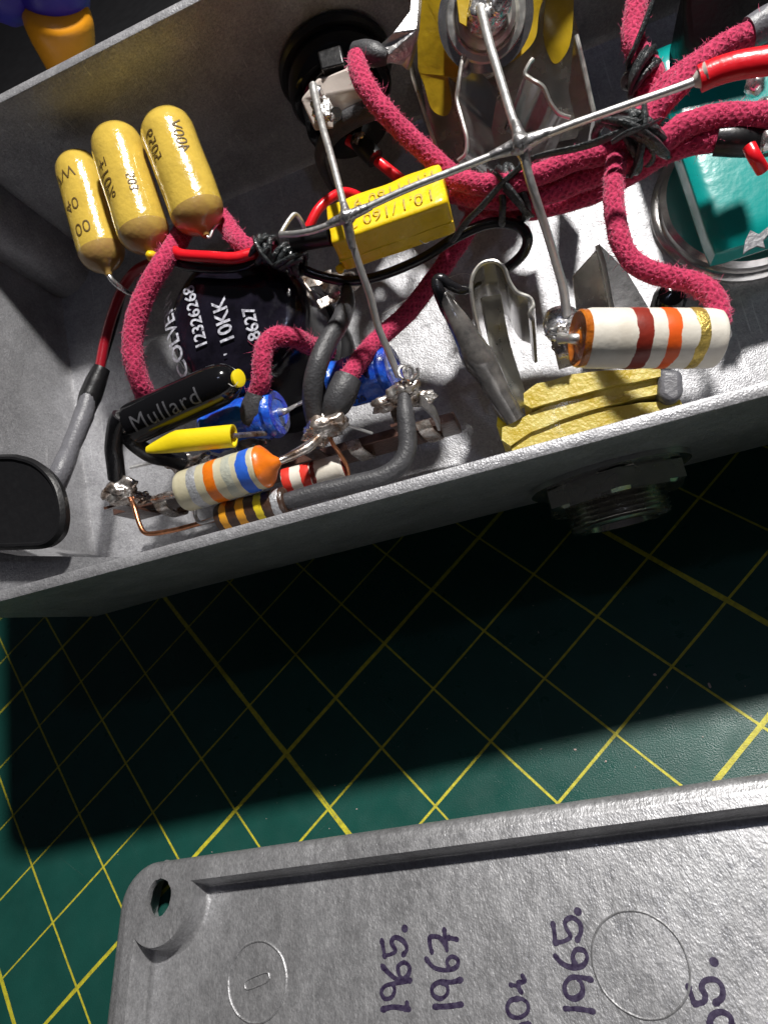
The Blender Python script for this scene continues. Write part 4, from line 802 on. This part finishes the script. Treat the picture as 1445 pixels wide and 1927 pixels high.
ps.part('body', G().rings(rgs), 'black_satin', angle=30)
t = ps

# ================================================================ BLACK-BUSHED SOCKET on the far wall
YF = 6.84
dcj = Thing('panel_socket', 'round black threaded panel socket with a pale tag face on the far wall', 'socket', (-.9, YF, 1.25))
cx_, cz_ = -.90, 1.27
g = G(); g.lathe(V((cx_, YF, cz_)), (0, -1, 0), [(0, .69), (.05, .69), (.08, .66), (.085, .60)], 52); dcj.part('washer', g, 'black_satin')
g = G(); q = []
g.lathe(V((cx_, YF - .08, cz_)), (0, -1, 0), [(0, .60), (.04, .62), (.30, .61), (.35, .57), (.36, .5)], 6 * 8); dcj.part('nut', g, 'black')
prof = [(0.36, .50)]
for k in range(9): prof += [(.38 + k * .05, .50), (.405 + k * .05, .465)]
prof += [(.86, .47), (.88, .42), (.89, .1)]
g = G(); g.lathe(V((cx_, YF, cz_)), (0, -1, 0), prof, 44); dcj.part('threaded_bushing', g, 'black')
g = G(); g.slab([at(596, 95, 1.95), at(640, 82, 1.95), at(648, 118, 1.95), at(604, 130, 1.95)], (0, .1, -.5)); dcj.part('key_block', g, 'black_satin', bevel=.02)
g = G(); g.slab([at(566, 187, 1.75), at(596, 150, 1.85), at(655, 128, 1.95), at(700, 160, 1.9), at(706, 200, 1.7), at(640, 240, 1.6), at(592, 246, 1.6)], (0, .35, -.30)); dcj.part('tag_face', g, 'white_plastic', bevel=.025)
g = G(); g.blob(at(606, 205, 1.82), .13, .5, 4, (.9, 1.3, .45), 4, 8); g.blob(at(598, 172, 1.92), .075, .3, 4, (.8, 1.2, .7), 3, 2); dcj.part('solder_joint', g, 'solder', angle=180)
g = G(); g.tube([at(632, 214, 1.72), at(632, 214, 1.80)], [.07, .07], 18, 1, smooth=False); dcj.part('rivet', g, 'nickel')
g = G(); g.slab([at(702, 95, 2.1), at(738, 62, 2.2), at(770, 20, 2.2), at(774, -20, 2.2), at(790, -20, 2.2), at(784, 55, 2.15), at(776, 100, 2.0), at(765, 132, 1.9), at(755, 122, 1.95), at(733, 118, 2.05), at(708, 122, 2.1)], (0.03, .03, -.05)); dcj.part('solder_tag', g, 'solder_dull', bevel=.012)
g = G(); g.tube(A((668, 98, 2.1), (690, 98, 2.13), (712, 104, 2.14), (728, 108, 2.12)), [.10, .115, .115, .07], 16, 6, rough=.06); dcj.part('sleeve', g, 'shrink')
g = G(); g.blob(at(676, 262, 1.25), .085, .5, 4, (.9, 1.1, .8), 3, 9); dcj.part('solder_joint', g, 'dirty')

# ================================================================ OPEN-FRAME JACK on the far wall (upper)
uj = Thing('jack_socket', 'upper open-frame jack socket with yellow wafers and a fat solder blob', 'socket', (.95, 6.7, .8), 'open-frame jack sockets')
def poly_h(pts, off, g=None, sm=0):
    g = g or G(); P = [at(*p) for p in pts]
    if sm: P = catmull([P[-1]] + P + [P[0]], sm)[sm:-sm - 1]
    g.slab(P, off); return g
def spring_leaf(th, name, path, w, t_):
    o = th.part(name, G().strip(path, w, t_, 8), 'chrome'); up = V((0, 0, t_ * .3))
    th.part('edge_highlight', G().tube([p + up for p in path], t_ * .62, 8, 8, rough=.12, rscale=14), 'spring', o)  # added bright bead that stands in for light caught along the leaf edge
uj.part('wafer', poly_h([(782, -40, 2.1), (872, -40, 2.1), (862, 60, 1.85), (856, 110, 1.7), (870, 140, 1.6), (858, 155, 1.58), (843, 146, 1.58), (850, 195, 1.45), (838, 218, 1.4), (812, 205, 1.42), (798, 160, 1.55), (784, 110, 1.7)], (.02, .10, -.05), sm=5), 'yellow_paxolin', bevel=.01)
uj.part('wafer', poly_h([(1032, -40, 1.9), (1015, 20, 1.75), (1008, 70, 1.65), (985, 100, 1.6), (958, 118, 1.58), (955, 100, 1.6), (975, 50, 1.7), (985, -40, 1.9)], (.02, .10, -.05), sm=5), 'yellow_paxolin', bevel=.01)
uj.part('wafer', poly_h([(1075, -30, 1.5), (1078, 40, 1.4), (1070, 90, 1.3), (1050, 118, 1.2), (1035, 110, 1.2), (1022, 60, 1.3), (1035, -30, 1.5)], (.02, .12, -.05), sm=5), 'yellow_paxolin', bevel=.01)
uj.part('frame', poly_h([(786, -60, 1.25), (1060, -60, 1.25), (1090, 60, .75), (1112, 215, .25), (1085, 260, .15), (860, 300, .12), (838, 322, .12), (806, 240, .35), (786, 120, .8)], (.0, .10, -.04)), 'nickel', bevel=.01)
nc = at(914, 28, 2.05); nd = V((.05, -.55, .84))
g = G(); g.lathe(nc, nd, [(-.9, .40), (-.04, .40), (0, .385), (.005, .33), (-.02, .30), (.04, .29), (.06, .25), (.04, .21), (.08, .20), (.11, .15), (.12, .01)], 44, wob=.015); uj.part('barrel', g, 'spring')
g = G(); g.lathe(nc - nd.normalized() * .12, nd, [(0, .34), (.06, .475), (.08, .475), (.09, .33)], 40); uj.part('washer', g, 'chrome')
g = G(); g.blob(nc + nd.normalized() * .15, .19, .35, 3, (1.1, 1, .75), 4, 12); g.blob(at(935, 8, 2.25), .13, .4, 3, (1, 1, .7), 4, 3); uj.part('solder_joint', g, 'solder', angle=180)
g = G(); g.slab([at(856, -30, 2.3), at(890, -30, 2.3), at(880, 20, 2.22), at(878, 50, 2.2), at(864, 42, 2.2)], (0, .05, -.05)); uj.part('contact', g, 'yellow_paxolin', bevel=.01)
spring_leaf(uj, 'frame_edge', A((772, 110, 1.55), (778, 150, 1.45), (795, 200, 1.3), (808, 240, 1.2), (828, 300, 1.0), (838, 325, .9)), V((.0, .05, -.55)), .035)
spring_leaf(uj, 'contact_spring', A((872, 104, 1.95), (868, 125, 1.95), (862, 165, 1.9), (860, 190, 1.85), (872, 235, 1.8), (879, 265, 1.75), (876, 290, 1.7), (862, 303, 1.65)), V((.30, .10, -.75)), .035)
spring_leaf(uj, 'contact_spring', A((1003, 112, 1.95), (995, 122, 1.95), (988, 140, 1.93), (1000, 150, 1.9), (1022, 165, 1.85), (1036, 195, 1.77), (1052, 215, 1.7), (1072, 222, 1.65)), V((-.22, .10, -.75)), .035)
spring_leaf(uj, 'frame_edge', A((1084, 68, 1.75), (1092, 100, 1.7), (1102, 145, 1.6), (1112, 190, 1.5), (1118, 215, 1.45)), V((-.02, .08, -.8)), .04)
uj.part('bracket', poly_h([(868, 160, .75), (928, 165, .8), (945, 175, .8), (925, 192, .7), (895, 178, .7), (866, 164, .72)], (0, .1, -.15)), 'nickel', bevel=.01)

# ================================================================ OPEN-FRAME JACK on the near wall (lower)
lj = Thing('jack_socket', 'lower open-frame jack socket with stacked yellow wafers under the white resistor', 'socket', (.95, 1.7, .2), 'open-frame jack sockets')
def wafer(pts, h, hd, m='yellow_wax'):
    g = G(); p = A(*[(x, y, h) for x, y in pts]); rnd = random.Random(len(pts) + int(pts[0][0])); q = []
    for i in range(len(p)):
        a_, b_ = p[i], p[(i + 1) % len(p)]; k = max(1, int((b_ - a_).length / .07))
        for j in range(k): c = a_.lerp(b_, j / k); q.append(c + V((0, .014 * mnoise.noise(c * 5), 0)))
    g.slab(q, (0, 0, -hd)); lj.part('wafer', g, m, bevel=.022)
wafer([(985, 740), (1010, 722), (1075, 704), (1140, 697), (1243, 690), (1243, 708), (1150, 726), (1060, 750), (1000, 768), (986, 760)], 1.30, 1.0)
wafer([(945, 806), (975, 790), (1050, 752), (1140, 728), (1238, 712), (1240, 740), (1150, 760), (1060, 788), (1000, 812), (960, 838), (944, 828)], 1.24, 1.0)
wafer([(962, 842), (1005, 806), (1080, 776), (1170, 762), (1280, 752), (1284, 765), (1200, 800), (1100, 830), (1010, 850), (965, 856)], 1.20, 1.0)
wafer([(936, 782), (955, 800), (975, 800), (1000, 786), (1000, 806), (950, 815), (934, 800)], 1.15, .6, 'yellow_sleeve')
g = G(); g.slab(A((1240, 690, 1.32), (1285, 694, 1.32), (1288, 742, 1.32), (1262, 760, 1.32), (1238, 745, 1.32)), (0, 0, -1.1)); lj.part('stack_post', g, 'shrink_pale', bevel=.06)
zw = V((0, 0, -1.15))
spring_leaf(lj, 'contact_spring', A((905, 640, 1.45), (895, 600, 1.6), (887, 555, 1.72), (889, 522, 1.75), (905, 498, 1.76), (930, 492, 1.76), (948, 505, 1.74), (958, 530, 1.70), (972, 550, 1.66), (995, 560, 1.62), (1003, 575, 1.6), (997, 590, 1.6), (1003, 603, 1.58)), [zw] * 13, .035)
lj.part('contact_blade', G().strip(A((905, 560, 1.35), (925, 660, 1.2), (962, 775, 1.0)), V((.20, .07, -.2)), .03), 'spring')
lj.part('frame', poly_h([(1076, 520, 1.1), (1128, 462, 1.35), (1140, 500, 1.2), (1150, 580, 1.0), (1085, 600, 1.0)], (.02, .02, -.04)), 'nickel', bevel=.01)
lj.part('frame', poly_h([(1130, 460, 1.35), (1180, 510, 1.05), (1225, 585, .8), (1150, 590, .9)], (-.02, .02, -.04)), 'chrome', bevel=.01)
spring_leaf(lj, 'frame_edge', A((1124, 462, 1.38), (1136, 500, 1.30), (1152, 585, 1.15)), V((0, .02, -.9)), .04)
sc_ = at(1056, 602, 1.66)
g = G(); g.lathe(sc_ - V((0, 0, .22)), (.0, -.05, 1), [(0, .15), (.12, .17), (.18, .18), (.23, .15), (.25, .08), (.255, .01)], 30, wob=.18, ws=5); g.blob(sc_ + V((-.02, -.08, -.02)), .12, .5, 4, (1.1, .9, .5), 4, 4); lj.part('solder_joint', g, 'solder', angle=180)
g = G(); g.strip(A((1028, 600, 1.5), (1038, 640, 1.42), (1052, 695, 1.3)), V((.30, .0, -.02)), .05); lj.part('tag', g, 'nickel')
g = G(); g.blob(at(1060, 650, 1.50), .11, .5, 4, (.9, 1.2, .5), 3, 6); lj.part('solder_joint', g, 'dirty', angle=180)
# outside: washer, hexagon nut and threaded bushing under the near rim
def nutpt(x, z, y): return V((x, y, z))
cxn, czn, yn = .86, .90, 1.232
g = G(); g.lathe(V((cxn, yn, czn)), (0, -1, 0), [(-.02, .80), (.04, .80), (.05, .76), (.052, .5)], 56); lj.part('washer', g, 'chrome')
g = G(); hexr = []
for tt, rr in ((.052, .67), (.065, .71), (.25, .71), (.28, .66), (.285, .40)):
    ring = []
    for k in range(48):
        a_ = k / 48 * 2 * PI; apo = .64; q = (a_ % (PI / 3)) - PI / 6; hr = apo / math.cos(q); r2 = min(hr, rr if tt in (.052, .28) else 9) if rr > .45 else rr
        ring.append(V((cxn + r2 * math.cos(a_ + .5236), yn - tt, czn + r2 * math.sin(a_ + .5236))))
    hexr.append(ring)
g.rings(hexr); lj.part('nut', g, 'nickel', angle=25)
prof = [(.25, .44)]
for k in range(5): prof += [(.27 + k * .05, .50), (.295 + k * .05, .465)]
prof += [(.50, .49), (.52, .45), (.52, .36), (.45, .34), (.44, .01)]
g = G(); g.lathe(V((cxn, yn, czn)), (0, -1, 0), prof, 48); lj.part('threaded_bushing', g, 'nickel', angle=25)
# smoky shrink-sleeved lead that feeds the lower jack
t = plain('sleeved_wire', [(900, 532, 1.5), (872, 545, 1.75), (850, 538, 1.85), (832, 525, 1.9), (822, 528, 1.9), (826, 548, 1.88), (840, 580, 1.8), (852, 600, 1.75)], [7, 8, 9, 9, 10, 11, 12, 13], 'black_pvc', 'black wire folding into a smoky lumpy sleeve beside the lower jack springs',
          extra=[('sleeve', [(836, 555, 1.85), (850, 585, 1.82), (870, 620, 1.75), (893, 662, 1.65), (918, 700, 1.5), (942, 745, 1.35), (968, 788, 1.2)], [11, 19, 24, 31, 25, 22, 19], 'shrink_clear')])

# ================================================================ TEAL FOOTSWITCH at the right
fs = Thing('footswitch', 'teal plastic footswitch body on a chrome ring at the right edge, wires across its top', 'switch', at(1400, 380, 0))
c = at(1345, 478, .95); c.z = .62; X_, Y_, Z_ = 1.75, 2.5, .33
g = G(); sbox(g, c + V((X_ / 2, Y_ / 2, Z_ / 2)), V((X_ / 2, 0, 0)), V((0, Y_ / 2, 0)), V((0, 0, Z_ / 2)), .05, 10); fs.part('body', g, 'teal', angle=60)
rc = at(1420, 400, .1); g = G(); g.lathe(V((c.x + .78, c.y + .95, 0)), (0, 0, 1), [(0, 1.0), (.06, 1.0), (.09, .96), (.10, .93), (.2, .92), (.24, .86), (.26, .4)], 64, wob=.01); fs.part('ring_nut', g, 'chrome', angle=30)
g = G(); g.slab(A((1402, 452, .99), (1412, 432, .99), (1428, 440, .99), (1446, 425, .99), (1450, 436, .99), (1436, 452, .99), (1440, 466, .99), (1424, 462, .99), (1408, 470, .99), (1398, 478, .99)), (0, 0, -.02)); fs.part('clip', g, 'shrink_pale', bevel=.004)
for k, (x, y) in enumerate(((1420, 160), (1438, 205), (1438, 268))):
    g = G(); g.blob(at(x, y, 2.0), .09, .25, 3, (.8, 1, 1.1), 3, k); fs.part('terminal_joint', g, 'solder')

t = Thing('black_block', 'glossy black component body at the top right corner behind the pink wires', 'component', at(1380, 30, .2))
t.part('body', poly_h([(1292, -80, 1.95), (1287, 20, 1.6), (1292, 70, 1.42), (1312, 96, 1.33), (1470, 40, 1.40), (1470, -80, 1.8)], (0, 0, -1.6)), 'black_satin', bevel=.06)
# dark sleeve blob and tag behind the white resistor; small things seen at the floor
t = Thing('panel_nut', 'dark glossy dome nut just above the white resistor', 'nut', at(1255, 570, .2))
g = G(); g.lathe(at(1255, 575, .6), (0, 0, 1), [(-.6, .17), (.2, .17), (.28, .13), (.31, .01)], 24); t.part('dome', g, 'black'); 
g = G(); g.lathe(at(1255, 578, .3), (0, 0, 1), [(-.3, .20), (.1, .20), (.12, .14)], 6); t.part('hexagon', g, 'black')

# ================================================================ BEHIND THE BOX: orange nozzle on a purple jointed arm
def bw(x, y, Y): return aty(x, y, Y)
nz1 = Thing('arm_nozzle', 'orange plastic nozzle on a purple ball-jointed arm behind the far rim', 'tool', bw(115, 60, 8.6))
ca = bw(106, 22, 8.6); cb = bw(132, 124, 8.6); dd = (cb - ca); Ln = dd.length
g = G(); g.lathe(ca, dd, [(-.10, .20), (-.07, .36), (-.02, .40), (.05, .425), (.14, .43), (.3, .41), (Ln * 1.0, .31), (Ln * 1.5, .25), (Ln * 2.1, .22)], 44); nz1.part('cone', g, 'orange_plastic', angle=50)
g = G(); g.lathe(bw(92, -40, 8.9), dd, [(-.5, .30), (-.3, .44), (0, .50), (.25, .44), (.40, .34), (.5, .28)], 44); nz1.part('ball_joint', g, 'purple_plastic')
g = G(); g.lathe(bw(5, -60, 9.1), V((-1, .3, .3)), [(-.5, .30), (-.3, .5), (0, .58), (.3, .5), (.6, .3)], 40); nz1.part('ball_joint', g, 'purple_plastic')
# loose fibres
g = G(); g.tube(A((720, 590, .3), (780, 555, .35), (850, 520, .4), (880, 515, .4), (895, 530, .4)), .003, 4, 6); g.tube(A((880, 745, .02), (895, 750, .02), (920, 742, .02), (930, 735, .02)), .0025, 4, 5)
g.tube([at(430, 722, 2.42), at(440, 727, 2.43), at(448, 718, 2.43)], .004, 4, 5); g.tube([at(790, 452, 2.3), at(800, 458, 2.32), at(812, 452, 2.3)], .0035, 4, 5)
o = mesh_object('loose_fibres', g, 'hair'); o.matrix_world = BOXM; o['kind'] = 'stuff'; o['label'] = 'a few pale loose fibres lying among the wires'; o['category'] = 'debris'
